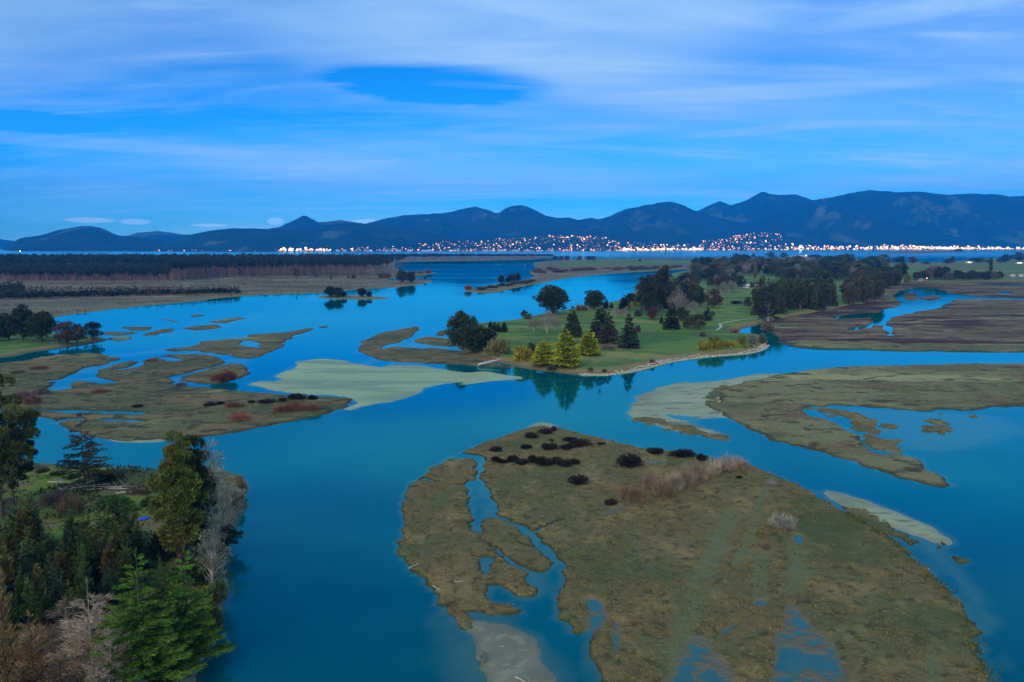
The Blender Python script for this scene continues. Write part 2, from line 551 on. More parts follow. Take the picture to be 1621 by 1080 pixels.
# the big marsh island in front, cut by its creek
land('marsh_island', 'large olive brown salt marsh island cut by a winding creek', [
    [(833, 680), (801, 692), (735, 714), (719, 723), (670, 752), (646, 772), (640, 803), (644, 827), (636, 862), (638, 885), (658, 905), (683, 921),
     (697, 945), (706, 960), (745, 970), (800, 976), (850, 970), (880, 965), (884, 982), (909, 984), (903, 1006), (935, 1003), (931, 1031), (948, 1076), (958, 1180),
     (1600, 1180), (1588, 1110), (1573, 1084), (1562, 1060), (1540, 1015), (1550, 998), (1524, 974), (1504, 942), (1471, 909), (1435, 876), (1410, 852), (1382, 840), (1341, 811),
     (1300, 791), (1280, 776), (1214, 748), (1178, 736), (1080, 717), (1009, 709), (931, 691), (884, 679), (858, 674)]],
    M['marsh'], .34, .55, .35, 1.7, .32,
    holes=[[(716, 716), (768, 721), (768, 740), (762, 754), (774, 783), (793, 815), (805, 821), (842, 838), (850, 852), (870, 868), (890, 889), (899, 905), (893, 929),
            (880, 950), (884, 985), (820, 985), (740, 975), (744, 970), (817, 974), (821, 964), (770, 952), (776, 946), (764, 921), (801, 929), (821, 946), (852, 944), (833, 909), (805, 885),
            (780, 868), (754, 848), (742, 827), (742, 783), (736, 768), (754, 750), (757, 729), (719, 726)]],
    chans=[([(890, 826), (865, 832), (846, 842)], .5), ([(670, 758), (700, 764), (738, 770)], .35), ([(770, 885), (768, 910)], .5)],
    relief=.26, rsc=.5,
    wets=[([(1243, 960), (1259, 958), (1284, 993), (1312, 1013), (1333, 1045), (1350, 1120), (1205, 1120), (1231, 1043), (1221, 1011), (1243, 997)], 1.0, 1.0),
          ([(1090, 1012), (1112, 1005), (1135, 1040), (1165, 1065), (1170, 1130), (1030, 1130), (1060, 1075)], 2.0, .93),
          ([(925, 945), (955, 950), (965, 980), (950, 1000), (925, 1010), (930, 970)], 1.2, .9), ([(965, 980), (985, 990), (980, 1035), (970, 1040)], 1.0, .85),
          ([(1135, 1003), (1170, 985), (1168, 993), (1140, 1008)], .5, 1.0), ([(1193, 950), (1212, 950), (1215, 962), (1197, 963)], .6, 1.0),
          ([(1018, 730), (1055, 730), (1056, 734), (1020, 735)], 1.0, 1.15), ([(930, 755), (948, 755), (947, 758), (930, 758)], .8, 1.1),
          ([(945, 815), (1000, 796), (1010, 798), (955, 822)], 1.0, .8), ([(1105, 762), (1125, 764), (1120, 770), (1100, 768)], .8, .85),
          ([(1398, 927), (1412, 932), (1410, 936)], .5, .95), ([(1255, 845), (1272, 850), (1270, 862), (1258, 860)], .5, .9)],
    tracks=[([(1160, 815), (1140, 860), (1110, 930), (1080, 1010), (1070, 1080)], 2.2), ([(1262, 850), (1264, 900), (1258, 940)], 1.8),
            ([(1205, 880), (1203, 960)], 1.6), ([(1222, 760), (1200, 800), (1190, 850), (1165, 900)], 1.0), ([(1475, 1030), (1480, 1100)], .8)], seed=3)
land('creek_islet', 'small marsh islet in the middle of the creek', [
    [(760, 826), (785, 820), (806, 826), (833, 848), (842, 864), (866, 885), (878, 895), (858, 909), (825, 897), (801, 876), (772, 860), (756, 852), (768, 844)]],
    M['marsh'], .36, .55, .3, .9, .4, relief=.2, rsc=.6, chans=[([(812, 855), (826, 862), (845, 868)], .3)], seed=5)
land('mud_point', 'grey mud point at the creek mouth', [
    [(730, 978), (785, 986), (842, 1003), (854, 1015), (862, 1043), (886, 1078), (905, 1150), (790, 1150), (772, 1085), (756, 1048), (752, 1019), (736, 998)]],
    M['grey_mud'], .4, .22, 2.0, 1.0, .3, relief=.10, rsc=.3, seed=8)
land('mud_fringe', 'dark weedy fringe below the marsh edge', [[(700, 955), (745, 972), (752, 1000), (735, 1000), (715, 978)], [(680, 915), (705, 935), (715, 950), (700, 950)]],
     M['marsh'], .4, .2, .8, 1.4, .4, relief=.15, seed=11)
land('sand_tip', 'pale sand tip at the head of the island', [[(832, 680), (845, 671), (860, 668), (876, 671), (888, 680), (870, 690), (845, 690)]],
     M['sand'], .8, .25, 3.0, .8, .2, relief=.03, seed=13)
land('sand_bar', 'smooth pale sand bar alongside the marsh island', [
    [(1298, 776), (1341, 781), (1406, 805), (1487, 840), (1516, 862), (1491, 865), (1438, 846), (1365, 819), (1324, 797)]], M['sand'], .5, .28, 2.2, 1.0, .2, relief=.03, seed=15)
land('weed_clumps', 'dark weed clumps between sand bar and marsh edge', [
    [(1320, 798), (1345, 803), (1372, 812), (1400, 828), (1425, 842), (1450, 855), (1440, 862), (1410, 850), (1380, 838), (1345, 815)],
    [(1478, 858), (1490, 860), (1489, 868), (1480, 866)], [(1512, 885), (1522, 886), (1520, 892), (1512, 890)]],
    M['marsh'], .36, .40, .4, 2.6, .5, relief=.12, seed=18)
# the right bank
land('right_marsh', 'long marsh bank with a sandy western end', [
    [(1140, 640), (1150, 612), (1200, 600), (1253, 590), (1327, 583), (1380, 581), (1513, 578), (1621, 576), (1800, 574), (1800, 640), (1621, 643), (1487, 650), (1426, 649), (1381, 643), (1340, 640),
     (1296, 643), (1270, 648), (1280, 656), (1308, 666), (1349, 675), (1345, 685), (1365, 693), (1361, 701), (1390, 722), (1422, 718), (1447, 730), (1479, 754), (1500, 768), (1459, 764),
     (1373, 738), (1304, 717), (1243, 699), (1186, 679), (1145, 657), (1110, 640)]],
    M['tan_marsh'], .95, .6, .5, 4.0, .10, relief=.35, rsc=.22, wets=[([(1255, 648), (1300, 650), (1360, 672), (1350, 690), (1300, 668)], 4, .7)], seed=21)
land('sand_flat', 'pale sandy flat at the end of the right bank', [
    [(985, 660), (1000, 640), (1005, 625), (1040, 613), (1080, 607), (1180, 595), (1253, 589), (1200, 606), (1160, 625), (1150, 645), (1165, 660), (1120, 662), (1090, 668), (1130, 686), (1187, 703),
     (1150, 698), (1100, 687), (1030, 674)]], M['sand'], .9, .22, 5.0, 5.0, .07, relief=.06, rsc=.2, wets=[([(1040, 655), (1090, 655), (1150, 685), (1100, 672)], 3, .7)], seed=23)
land('weed_flat', 'speckled weed bed on the sandy flat', [[(1000, 664), (1030, 658), (1070, 668), (1120, 684), (1170, 699), (1130, 696), (1080, 684), (1030, 672)],
     [(1120, 618), (1160, 610), (1140, 640), (1165, 655), (1130, 650), (1105, 640)]], M['marsh'], .7, .30, .8, 5.5, .22, relief=.15, rsc=.4, seed=25, oct_=6)
land('weed_fringe', 'broken weed fringe along the edge of the right pool', [[(1262, 648), (1300, 650), (1350, 668), (1375, 690), (1400, 712), (1440, 718), (1430, 708), (1395, 690), (1370, 662), (1320, 650), (1290, 643)]],
     M['marsh'], .8, .26, .8, 9.0, .13, relief=.12, seed=28)
land('marsh_islet', 'ragged weed islet on the shallow flat', [[(1467, 660), (1485, 655), (1505, 654), (1500, 668), (1512, 680), (1500, 692), (1482, 686), (1470, 680)], [(1534, 657), (1550, 657), (1550, 661), (1536, 661)],
     [(1408, 673), (1414, 675), (1410, 677)]], M['marsh'], .7, .3, .6, 6.0, .16, relief=.15, seed=27)
# the left marsh
land('left_marsh', 'wide olive salt marsh with a branching creek', [
    [(-120, 578), (20, 576), (77, 564), (160, 558), (168, 566), (190, 565), (200, 571), (227, 573), (253, 562), (300, 561), (337, 563), (358, 572), (353, 577), (320, 585), (270, 596), (264, 602), (277, 608), (300, 613),
     (350, 618), (420, 623), (460, 626), (533, 630), (557, 634), (540, 648), (500, 661), (433, 673), (353, 687), (267, 697), (177, 696), (120, 682), (85, 668), (57, 656), (30, 652), (-120, 640)],
    [(290, 603), (293, 595), (333, 583), (367, 575), (388, 578), (395, 590), (380, 598), (347, 608), (313, 608)]],
    M['marsh_far'], .9, .55, .5, 3.4, .10, holes=[[(250, 564), (290, 567), (283, 573), (262, 570)]],
    chans=[([(205, 568), (187, 574), (160, 581), (127, 591), (110, 601), (93, 603)], 4.6), ([(93, 603), (108, 607), (98, 615)], 3.4), ([(130, 591), (142, 600), (168, 606)], 3.6),
           ([(63, 649), (95, 650), (132, 652)], 2.6), ([(147, 652), (180, 653), (217, 654)], 2.8), ([(104, 665), (115, 662), (130, 665)], 2.0), ([(160, 665), (190, 666), (213, 668)], 2.4),
           ([(225, 573), (215, 582), (190, 585)], 2.2), ([(300, 572), (318, 570), (335, 573)], 2.4)],
    relief=.25, rsc=.2, seed=31)
land('left_sand_rim', 'pale sand rim below the left marsh', [[(165, 693), (240, 690), (268, 693), (262, 700), (200, 701), (170, 699)]], M['sand'], .8, .2, 2.0, 2.5, .12, relief=.05, seed=33)
land('arrow_island', 'arrow shaped marsh island with a pool in it', [
    [(272, 555), (300, 548), (350, 537), (383, 535), (403, 530), (457, 526), (502, 518), (480, 528), (453, 543), (443, 552), (400, 567), (373, 563), (333, 558), (300, 556)],
    [(506, 518), (520, 516), (516, 519)]],
    M['marsh_far'], 1.3, .5, .6, 7.5, .055, holes=[[(383, 538), (417, 543), (413, 552), (405, 560), (402, 550), (380, 545)]], relief=.2, rsc=.15, seed=35)
for i, (lab, poly) in enumerate((('thin marsh islet', [(241, 504), (262, 504), (285, 508), (283, 511), (260, 508)]), ('low marsh islet', [(195, 518), (215, 519), (233, 518), (228, 522), (205, 523)]),
        ('ragged marsh islet', [(225, 531), (240, 525), (277, 519), (270, 526), (255, 527), (238, 532)]), ('oval marsh islet', [(340, 510), (352, 505), (388, 502), (372, 509), (355, 512)]),
        ('broken marsh islet', [(293, 522), (312, 517), (347, 515), (345, 518), (318, 523)]), ('flat mud islet', [(160, 525), (190, 526), (205, 528), (185, 531), (160, 528)]),
        ('long marsh islet', [(165, 536), (190, 533), (218, 533), (210, 537), (180, 540)]), ('tiny marsh islet', [(299, 502), (320, 498), (318, 500), (302, 504)]))):
    land('shoal_islet', lab + ' in the wide blue lagoon', [poly], M['marsh_far'], 1.4, .4, 1.0, 8.5, .05, relief=.15, rsc=.15, seed=40 + i)
land('mud_flat', 'pale green tidal mud flat in mid channel', [
    [(385, 608), (413, 602), (443, 604), (443, 594), (463, 580), (463, 572), (513, 568), (545, 570), (580, 577), (606, 583), (612, 578), (667, 578), (697, 582), (737, 590), (760, 588), (793, 592), (832, 598), (800, 602), (753, 608),
     (730, 610), (728, 605), (683, 612), (670, 625), (607, 638), (556, 650), (542, 648), (555, 634), (533, 628), (460, 625), (400, 614)]],
    M['mud'], 1.1, .20, 6.0, 5.5, .05, relief=.08, rsc=.12, seed=51)
land('crescent_shoal', 'crescent shaped brown shoal below the golf course', [
    [(670, 516), (627, 522), (590, 532), (567, 542), (570, 557), (583, 563), (607, 570), (673, 575), (727, 579), (773, 581), (815, 584), (830, 575), (790, 563), (727, 555), (680, 550), (667, 552), (623, 548), (604, 553), (610, 547), (637, 541), (650, 530)],
    [(655, 541), (677, 533), (697, 536), (715, 538), (730, 549), (683, 547)], [(690, 528), (705, 522), (714, 526), (700, 534)]],
    M['marsh_far'], 1.1, .45, 1.2, 4.5, .07, chans=[([(745, 572), (790, 574), (815, 579)], .8)], relief=.2, rsc=.15, seed=53)
land('tree_bank', 'grassy bank under the trees at the left edge', [[(-150, 575), (0, 566), (33, 562), (50, 557), (117, 548), (160, 541), (176, 537), (140, 533), (60, 527), (0, 524), (-150, 530)]],
     M['grass'], 1.3, 1.2, 1.5, 1.5, .1, relief=.25, rsc=.1, seed=55)
# the far left bank and its spits
land('left_bank', 'brown scrub flats in front of the pine plantation', [
    [(-500, 545), (-150, 520), (0, 511), (82, 503), (157, 492), (233, 484), (300, 478), (377, 469), (433, 466), (513, 464), (540, 460), (590, 457), (640, 454), (683, 448), (684, 443), (657, 443), (620, 445), (612, 441),
     (655, 438), (692, 433), (680, 430), (640, 430), (627, 427), (624, 418), (627, 411), (300, 410), (-100, 410), (-900, 412), (-900, 520)]],
    M['scrub'], 6.0, .9, 3.0, 6.0, .03, relief=.5, rsc=.04, seed=57)
land('bar_island', 'slim sand bar island carrying a few trees', [[(494, 471), (520, 468), (560, 468), (600, 470), (622, 472), (600, 474), (540, 474)]], M['scrub'], 1.8, .8, 2.0, 1.5, .08, relief=.2, seed=59)
land('far_spit', 'low wooded spit across the lagoon mouth', [[(615, 415), (700, 413), (800, 412), (850, 410), (880, 408), (860, 406), (750, 407), (615, 408)]], M['scrub'], 16.0, 2.0, 15.0, 20.0, .01, relief=.5, rsc=.01, seed=61)
land('middle_spit', 'scrubby spit with a line of trees on its tip', [
    [(730, 460), (760, 464), (787, 463), (823, 455), (860, 447), (900, 440), (953, 434), (1020, 430), (1090, 426), (1140, 422), (1140, 413), (1080, 412), (973, 410), (907, 411), (870, 413), (842, 417), (852, 423), (838, 432),
     (845, 437), (833, 444), (790, 450), (773, 452), (745, 457)]], M['scrub'], 5.0, 1.6, 5.0, 6.0, .03, relief=.4, rsc=.03, seed=63)
land('spit_field', 'green field behind the scrubby spit', [[(862, 422), (905, 414), (975, 411), (1000, 412), (1090, 414), (1120, 417), (1060, 420), (960, 421)]], M['grass'], 8.0, 2.4, 5.0, 6.0, .02, relief=.3, rsc=.02, seed=64)
# the golf course and the farm land behind it
land('golf_course', 'green golf course meadow on the headland', [
    [(712, 530), (716, 545), (735, 556), (770, 568), (800, 577), (840, 585), (880, 590), (920, 594), (967, 593), (1007, 587), (1053, 574), (1080, 569), (1130, 563), (1180, 560), (1208, 554), (1216, 544), (1212, 534), (1198, 530), (1174, 530),
     (1170, 521), (1195, 516), (1208, 511), (1249, 504), (1319, 490), (1345, 485), (1378, 481), (1390, 461), (1419, 450), (1438, 446), (1480, 445), (1480, 425), (1380, 418), (1360, 411), (1290, 412), (1230, 414), (1150, 416), (1107, 419), (1095, 428), (1060, 434),
     (1035, 445), (1020, 450), (990, 472), (967, 480), (927, 485), (900, 491), (853, 499), (830, 504), (793, 511), (750, 514), (725, 520)]],
    M['grass'], 2.7, 1.7, 3.0, 2.0, .06, relief=.35, rsc=.03, dome=1.5, seed=67)
land('farm_fields', 'flat green farm fields beyond the golf course', [[(1440, 447), (1621, 447), (2100, 450), (2100, 404), (1621, 408), (1540, 411), (1497, 416), (1413, 416), (1380, 417), (1360, 420)]],
     M['field'], 9.0, 1.8, 5.0, 5.0, .02, relief=.3, rsc=.02, seed=69)
land('brown_marsh', 'dark brown tidal marsh behind the golf course', [
    [(1247, 549), (1313, 552), (1380, 553), (1480, 555), (1621, 556), (1900, 558), (1900, 446), (1460, 445), (1438, 446), (1415, 448), (1390, 460), (1378, 480), (1340, 484), (1315, 490), (1245, 502), (1208, 510), (1203, 518), (1220, 528), (1238, 540)]],
    M['brown_marsh'], 1.9, .9, 1.0, 6.0, .04,
    holes=[[(1417, 463), (1433, 458), (1453, 454), (1490, 458), (1502, 465), (1557, 470), (1621, 472), (1900, 478), (1900, 481), (1621, 475), (1512, 474), (1507, 480), (1480, 490), (1433, 498), (1410, 503), (1405, 512), (1419, 528), (1410, 535), (1402, 528), (1398, 515),
            (1380, 518), (1333, 528), (1330, 526), (1377, 512), (1380, 503), (1390, 494), (1430, 483), (1417, 473)],
           [(1320, 503), (1345, 499), (1383, 494), (1386, 499), (1350, 506), (1320, 507)], [(1497, 452), (1621, 450), (1800, 450), (1800, 452), (1621, 453)], [(1580, 462), (1598, 461), (1600, 466), (1585, 466)]],
    relief=.35, rsc=.08, seed=71)
land('marsh_verge', 'pale grassy verge of the brown marsh along the channel', [[(1250, 549.5), (1313, 552.5), (1380, 553.5), (1480, 555.5), (1621, 556.5), (1800, 558), (1800, 547), (1621, 546), (1560, 548), (1480, 545), (1420, 546), (1380, 541), (1330, 543), (1290, 540), (1244, 540)]],
     M['tan_marsh'], 1.3, 1.25, 1.0, 4.5, .06, relief=.35, rsc=.15, seed=72)
for i, p in enumerate(([(1430, 466), (1445, 463), (1455, 468), (1450, 477), (1432, 475)], [(1452, 471), (1475, 469), (1494, 470), (1480, 476), (1462, 475)])):
    land('river_islet', ('rounded' if i == 0 else 'long') + ' brown islet in the bend of the river', [p], M['brown_marsh'], 1.8, .7, .8, 2.0, .08, relief=.2, seed=74 + i)
land('far_sandspit', 'thin sand spit in the far inlet', [[(1225, 409), (1267, 406.5), (1300, 406), (1363, 409), (1340, 411), (1270, 412)]], M['scrub'], 9.0, 1.5, 8.0, 8.0, .01, relief=.3, rsc=.01, seed=77)
land('far_islet', 'low dark islet in the far inlet', [[(1385, 399.5), (1420, 398), (1480, 397), (1525, 397.5), (1520, 400), (1440, 402)]], M['scrub'], 16.0, 3.0, 15.0, 15.0, .008, relief=.5, rsc=.01, seed=79)
land('far_mudbank', 'thin dark mud bank across the inlet', [[(1000, 408.6), (1090, 408), (1230, 407.6), (1230, 408.6), (1090, 409.4), (1000, 409.6)]], M['scrub'], 10.0, .8, 8.0, 4.0, .01, relief=.2, rsc=.01, seed=81)
# the foreground bank
land('near_bank', 'overgrown earth bank in the near left corner', [
    [(-150, 735), (0, 738), (67, 741), (100, 744), (197, 749), (253, 751), (330, 749), (357, 750), (388, 760), (388, 787), (374, 803), (366, 830), (360, 863), (358, 927), (345, 985), (328, 1017), (303, 1067), (290, 1180), (-250, 1180)]],
    M['bank'], .6, 2.2, .9, .9, .3, relief=.5, rsc=.18, seed=83)

WX, WY = np.meshgrid(wx, wy, indexing='ij')
WX, WY = WX.ravel(), WY.ravel()
for o, gx, gy, h in LANDS:                                  # silt shows through where the bed rises to a shore
    st = gx[1] - gx[0]
    if st > 2.0:
        continue
    i_, j_ = np.round((WX - gx[0]) / st).astype(int), np.round((WY - gy[0]) / st).astype(int)
    ok = (i_ >= 0) & (j_ >= 0) & (i_ < h.shape[0]) & (j_ < h.shape[1])
    hv = np.full(WX.shape, -5.0)
    hv[ok] = h[i_[ok], j_[ok]]
    shal = np.maximum(shal, .75 * smooth(-1.0, .05, hv))
attr(water, 'shallow', shal)

# ------------------------------------------------------------------ hills


def hill(name, label, pts, D, wf, wb, mat, seed, gul=.75, step=55.0, base=-30.0):
    pts = np.array(pts, float)
    xs, zs = ux(pts[:, 0], D), np.array([vz(v, D) for v in pts[:, 1]])
    gx, gy = np.arange(min(xs[0], xs[0] * (D + wb) / D), max(xs[-1], xs[-1] * (D + wb) / D), step), np.arange(D - wf, D + wb, step)
    X, Y = np.meshgrid(gx, gy, indexing='ij')
    R = np.interp(X / Y * D, xs, zs)                         # spurs run down toward the bay
    k = max(1, int(90 / step))
    R = R * 1.015 + 9 * fbm(X / 260, X * 0 + seed, seed, 4)
    Yw = Y + 220 * fbm(X / 900, Y / 900, seed + 3, 3)
    t = (Yw - D) / np.where(Yw < D, wf, wb)
    prof = np.clip(1 - np.abs(t), 0, 1)
    prof = prof ** .85 * (1 - .25 * (1 - prof) * prof)
    rg = 1 - np.abs(fbm(X / 700, Y / 1500, seed + 7, 5))
    rg2 = 1 - np.abs(fbm(X / 260, Y / 420, seed + 17, 4))
    carve = (prof * (1 - prof) * 4) * gul * (R - base) * ((rg - .75) * .9 + (rg2 - .75) * .35)
    Z = base + (R - base) * prof + carve
    used, q = grid_faces(Z > base + 2)
    o = mesh_obj(name, np.stack((X.ravel(), Y.ravel(), Z.ravel()), 1)[used], q, mat)
    sc = np.zeros(X.size)                                   # felled and slipped slopes
    for u, v, ru, rv, tl in SCARS.get(name, ()):
        e = ((X / Y - ux(u, 1.0)) * F / ru) ** 2 + (((Z - HC) / Y * F - (HORIZON - v)) / rv + tl * (X / Y - ux(u, 1.0)) * F / ru) ** 2
        sc = np.maximum(sc, ((1 - smooth(.5, 1.3, e + .5 * fbm(X / 120, Y / 120, 4, 4))) * (Y < D)).ravel())
    attr(o, 'scar', sc[used])
    return tag(o, label, kind='structure')


def hill_mat(name, base, layers):
    t = NT(name)
    c = base
    for col, sc, lo, hi, st in layers:
        c = t.mix(t.ramp(t.noise(sc, 6, .6, st, dist=.6), lo, hi), c, col)
    c = t.mix(t.attr('scar'), c, (.13, .14, .10))
    t.bump(t.noise(.010, 6, .65), .9, 45)
    return t.done(c, .95, .05)


M['forest_hill'] = hill_mat('forest_hill', (.022, .034, .02), [((.014, .024, .015), .0012, .42, .6, I3), ((.09, .125, .065), .0009, .56, .64, I3), ((.20, .19, .14), .0011, .70, .74, I3)])
M['pasture_hill'] = hill_mat('pasture_hill', (.05, .085, .045), [((.13, .20, .09), .0011, .46, .54, I3), ((.025, .042, .024), .003, .5, .60, I3)])
FH, PH = M['forest_hill'], M['pasture_hill']
SCARS = {'long_ridge': ((1352, 353, 11, 5, .5), (1346, 346, 6, 3, .4), (1297, 338, 8, 11, -.3), (1372, 358, 8, 4, 0)), 'round_hill': ((1008, 362, 9, 3, .3),)}
hill('mountain_range', 'faint blue range far behind the left headland', [(-700, 388), (-500, 378), (-200, 372), (0, 379), (30, 382), (60, 386), (160, 384), (200, 375), (215, 369), (250, 366), (290, 371), (312, 371), (350, 367), (400, 364), (430, 366), (480, 386), (520, 392)],
     14500, 2600, 2400, FH, 101)
hill('headland', 'rounded dark headland rising from the sea', [(-120, 400), (-30, 399), (5, 396), (20, 384), (32, 377), (67, 372), (97, 363), (125, 359), (145, 358.5), (162, 362), (187, 374), (207, 373), (227, 379), (253, 382), (283, 384), (320, 390), (360, 400)],
     9800, 2100, 2200, FH, 103)
hill('coastal_hill', 'low dark coastal hill behind the port lights', [(225, 400), (260, 388), (283, 381), (300, 373), (333, 366), (367, 362), (400, 361.5), (450, 363), (500, 359), (540, 354), (573, 355), (623, 359), (650, 364), (700, 372), (760, 384), (800, 398)],
     9600, 1900, 2300, FH, 105)
hill('peak', 'sharp blue peak behind the coastal hill', [(330, 395), (387, 372), (430, 362), (443, 360), (465, 350), (483, 342), (505, 353), (540, 348), (573, 354), (620, 362), (680, 390)], 12600, 2300, 2400, FH, 107)
hill('twin_summit', 'twin rounded blue summits in the middle distance', [(500, 395), (560, 362), (583, 354), (607, 348), (640, 342), (680, 339), (713, 336), (740, 329), (753, 327), (773, 333), (787, 338), (807, 327), (823, 325), (840, 330), (863, 342), (885, 346), (900, 345), (915, 349), (935, 345), (960, 349),
     (1000, 362), (1060, 392)], 13600, 2800, 2600, FH, 109)
hill('low_foothill', 'low blue foothills under the twin summits', [(690, 396), (740, 378), (800, 368), (850, 362), (890, 358), (930, 356), (980, 362), (1030, 372), (1080, 388)], 11600, 2000, 2000, FH, 111)
hill('back_ridge', 'pointed ridge behind the dark hills', [(1020, 390), (1080, 338), (1105, 334), (1137, 319), (1155, 326), (1180, 318), (1202, 304), (1226, 310), (1260, 309), (1282, 317), (1320, 330), (1400, 380)], 16000, 3000, 2500, FH, 113)
hill('round_hill', 'broad dark rounded hill above the town', [(860, 394), (890, 361), (917, 352), (957, 346), (990, 332), (1023, 325), (1060, 320), (1080, 326), (1100, 335), (1140, 346), (1200, 358), (1270, 372), (1330, 394)], 13200, 2600, 2400, FH, 115)
hill('long_ridge', 'long dark mountain ridge along the right skyline', [(1090, 394), (1150, 362), (1200, 347), (1240, 333), (1280, 318), (1320, 312), (1353, 303.5), (1373, 302), (1413, 305), (1447, 305), (1497, 310), (1530, 308), (1563, 308), (1597, 312), (1621, 311), (1700, 304), (1800, 300), (1950, 312), (2200, 340), (2500, 392)],
     13800, 3300, 3000, FH, 117)
hill('pasture_foothill', 'paler pasture foothills below the long ridge', [(1080, 394), (1150, 376), (1210, 366), (1270, 366), (1330, 362), (1400, 366), (1470, 360), (1540, 365), (1600, 357), (1680, 362), (1800, 358), (2000, 372), (2300, 392)], 11900, 1500, 1900, PH, 119, .3)

# the coast under the town: one low slope, its height used to stand the lights on
T_U = np.array([250, 420, 560, 650, 700, 770, 850, 900, 960, 1000, 1050, 1100, 1150, 1200, 1230, 1250, 1300, 1400, 1500, 1621, 1800, 2200.])
T_V = np.array([396, 392, 389, 384, 380, 377.5, 375, 374, 377, 381, 384, 382, 376.5, 370, 370.5, 375, 381, 384, 384.5, 382, 382, 384.])
T_SHORE = np.array([7300, 7300, 7500, 7500, 7500, 7600, 7700, 7800, 8000, 8200, 8400, 8700, 9000, 9200, 9400, 9500, 9700, 9900, 10200, 10500, 10600, 10600.])


def town_height(x, y):
    u = 810.5 + x / y * F * (CP + (540 - 372) / F * SP)
    s0 = np.interp(u, T_U, T_SHORE)
    top = np.interp(u, T_U, vz(T_V, 1.0) * 0 + T_V)
    d = y - s0
    zt = HC + (HORIZON - top) / F * (s0 + 900)
    t = np.clip((d - 120) / 800, 0, 1)
    return np.where(d < 0, np.maximum(d * .05, -3), 2.5 * np.clip(d / 25, 0, 1) + np.maximum(zt, 4) * t ** 1.15), d


gx, gy = np.arange(-3600, 12000, 45.0), np.arange(7150, 11600, 45.0)
X, Y = np.meshgrid(gx, gy, indexing='ij')
Z, dd = town_height(X, Y)
Z = Z + np.clip(dd / 400, 0, 1) * 12 * fbm(X / 300, Y / 300, 120, 4)
back = smooth(900, 1500, dd)
Z = Z * (1 - back * .6)
used, q = grid_faces(Z > -2.5)
tag(mesh_obj('coastal_slope', np.stack((X.ravel(), Y.ravel(), Z.ravel()), 1)[used], q, FH), 'low dark slope the town is built on', kind='structure')
# ------------------------------------------------------------------ trees: shapes (unit height) and placing
def unit(v):
    return v / np.maximum(np.linalg.norm(v, axis=-1, keepdims=True), 1e-9)


def tubes(A, B, ra, rb, n=5):
    A, B = np.asarray(A, float), np.asarray(B, float)
    ra, rb = np.broadcast_to(ra, len(A)), np.broadcast_to(rb, len(A))
    d = unit(B - A)
    ref = np.where(np.abs(d[:, 2:3]) > .9, np.array([[1., 0, 0]]), np.array([[0, 0, 1.]]))
    e1 = unit(np.cross(d, ref))
    e2 = np.cross(d, e1)
    a = np.arange(n) / n * 2 * math.pi
    ring = e1[:, None] * np.cos(a)[None, :, None] + e2[:, None] * np.sin(a)[None, :, None]
    V = np.concatenate((A[:, None] + ring * ra[:, None, None], B[:, None] + ring * rb[:, None, None]), 1).reshape(-1, 3)
    k = np.arange(len(A))[:, None] * 2 * n
    i = np.arange(n)[None]
    j = (i + 1) % n
    return V, np.stack((k + i, k + j, k + n + j, k + n + i), -1).reshape(-1, 4)


def cards(P, D, L, W, rng):
    """One small leaf spray (a diamond) at every P, pointing along D."""
    side = unit(np.cross(D, rng.normal(size=P.shape)))
    nn = np.cross(side, D)
    L = np.broadcast_to(L, len(P))[:, None] * rng.uniform(.6, 1.3, (len(P), 1))
    W = np.broadcast_to(W, len(P))[:, None] * rng.uniform(.6, 1.3, (len(P), 1))
    b = nn * L * .10
    V = np.stack((P, P + D * L * .45 + side * W * .5 + b, P + D * L, P + D * L * .45 - side * W * .5 + b), 1).reshape(-1, 3)
    return V, np.arange(len(P) * 4).reshape(-1, 4)


def join(parts):
    V, Q, o = [], [], 0
    for v, q in parts:
        V.append(v)
        Q.append(q + o)
        o += len(v)
    return np.vstack(V), np.vstack(Q)


def stem(rng, h, r0, lean=.02, n=6, top=.15):
    z = np.linspace(0, h, n + 1)
    xy = np.cumsum(rng.normal(0, lean * h / n, (n + 1, 2)), 0)
    xy[0] = 0
    p = np.column_stack((xy, z))
    r = r0 * (1 - (1 - top) * (z / h))
    r[0] *= 1.35
    return p, r


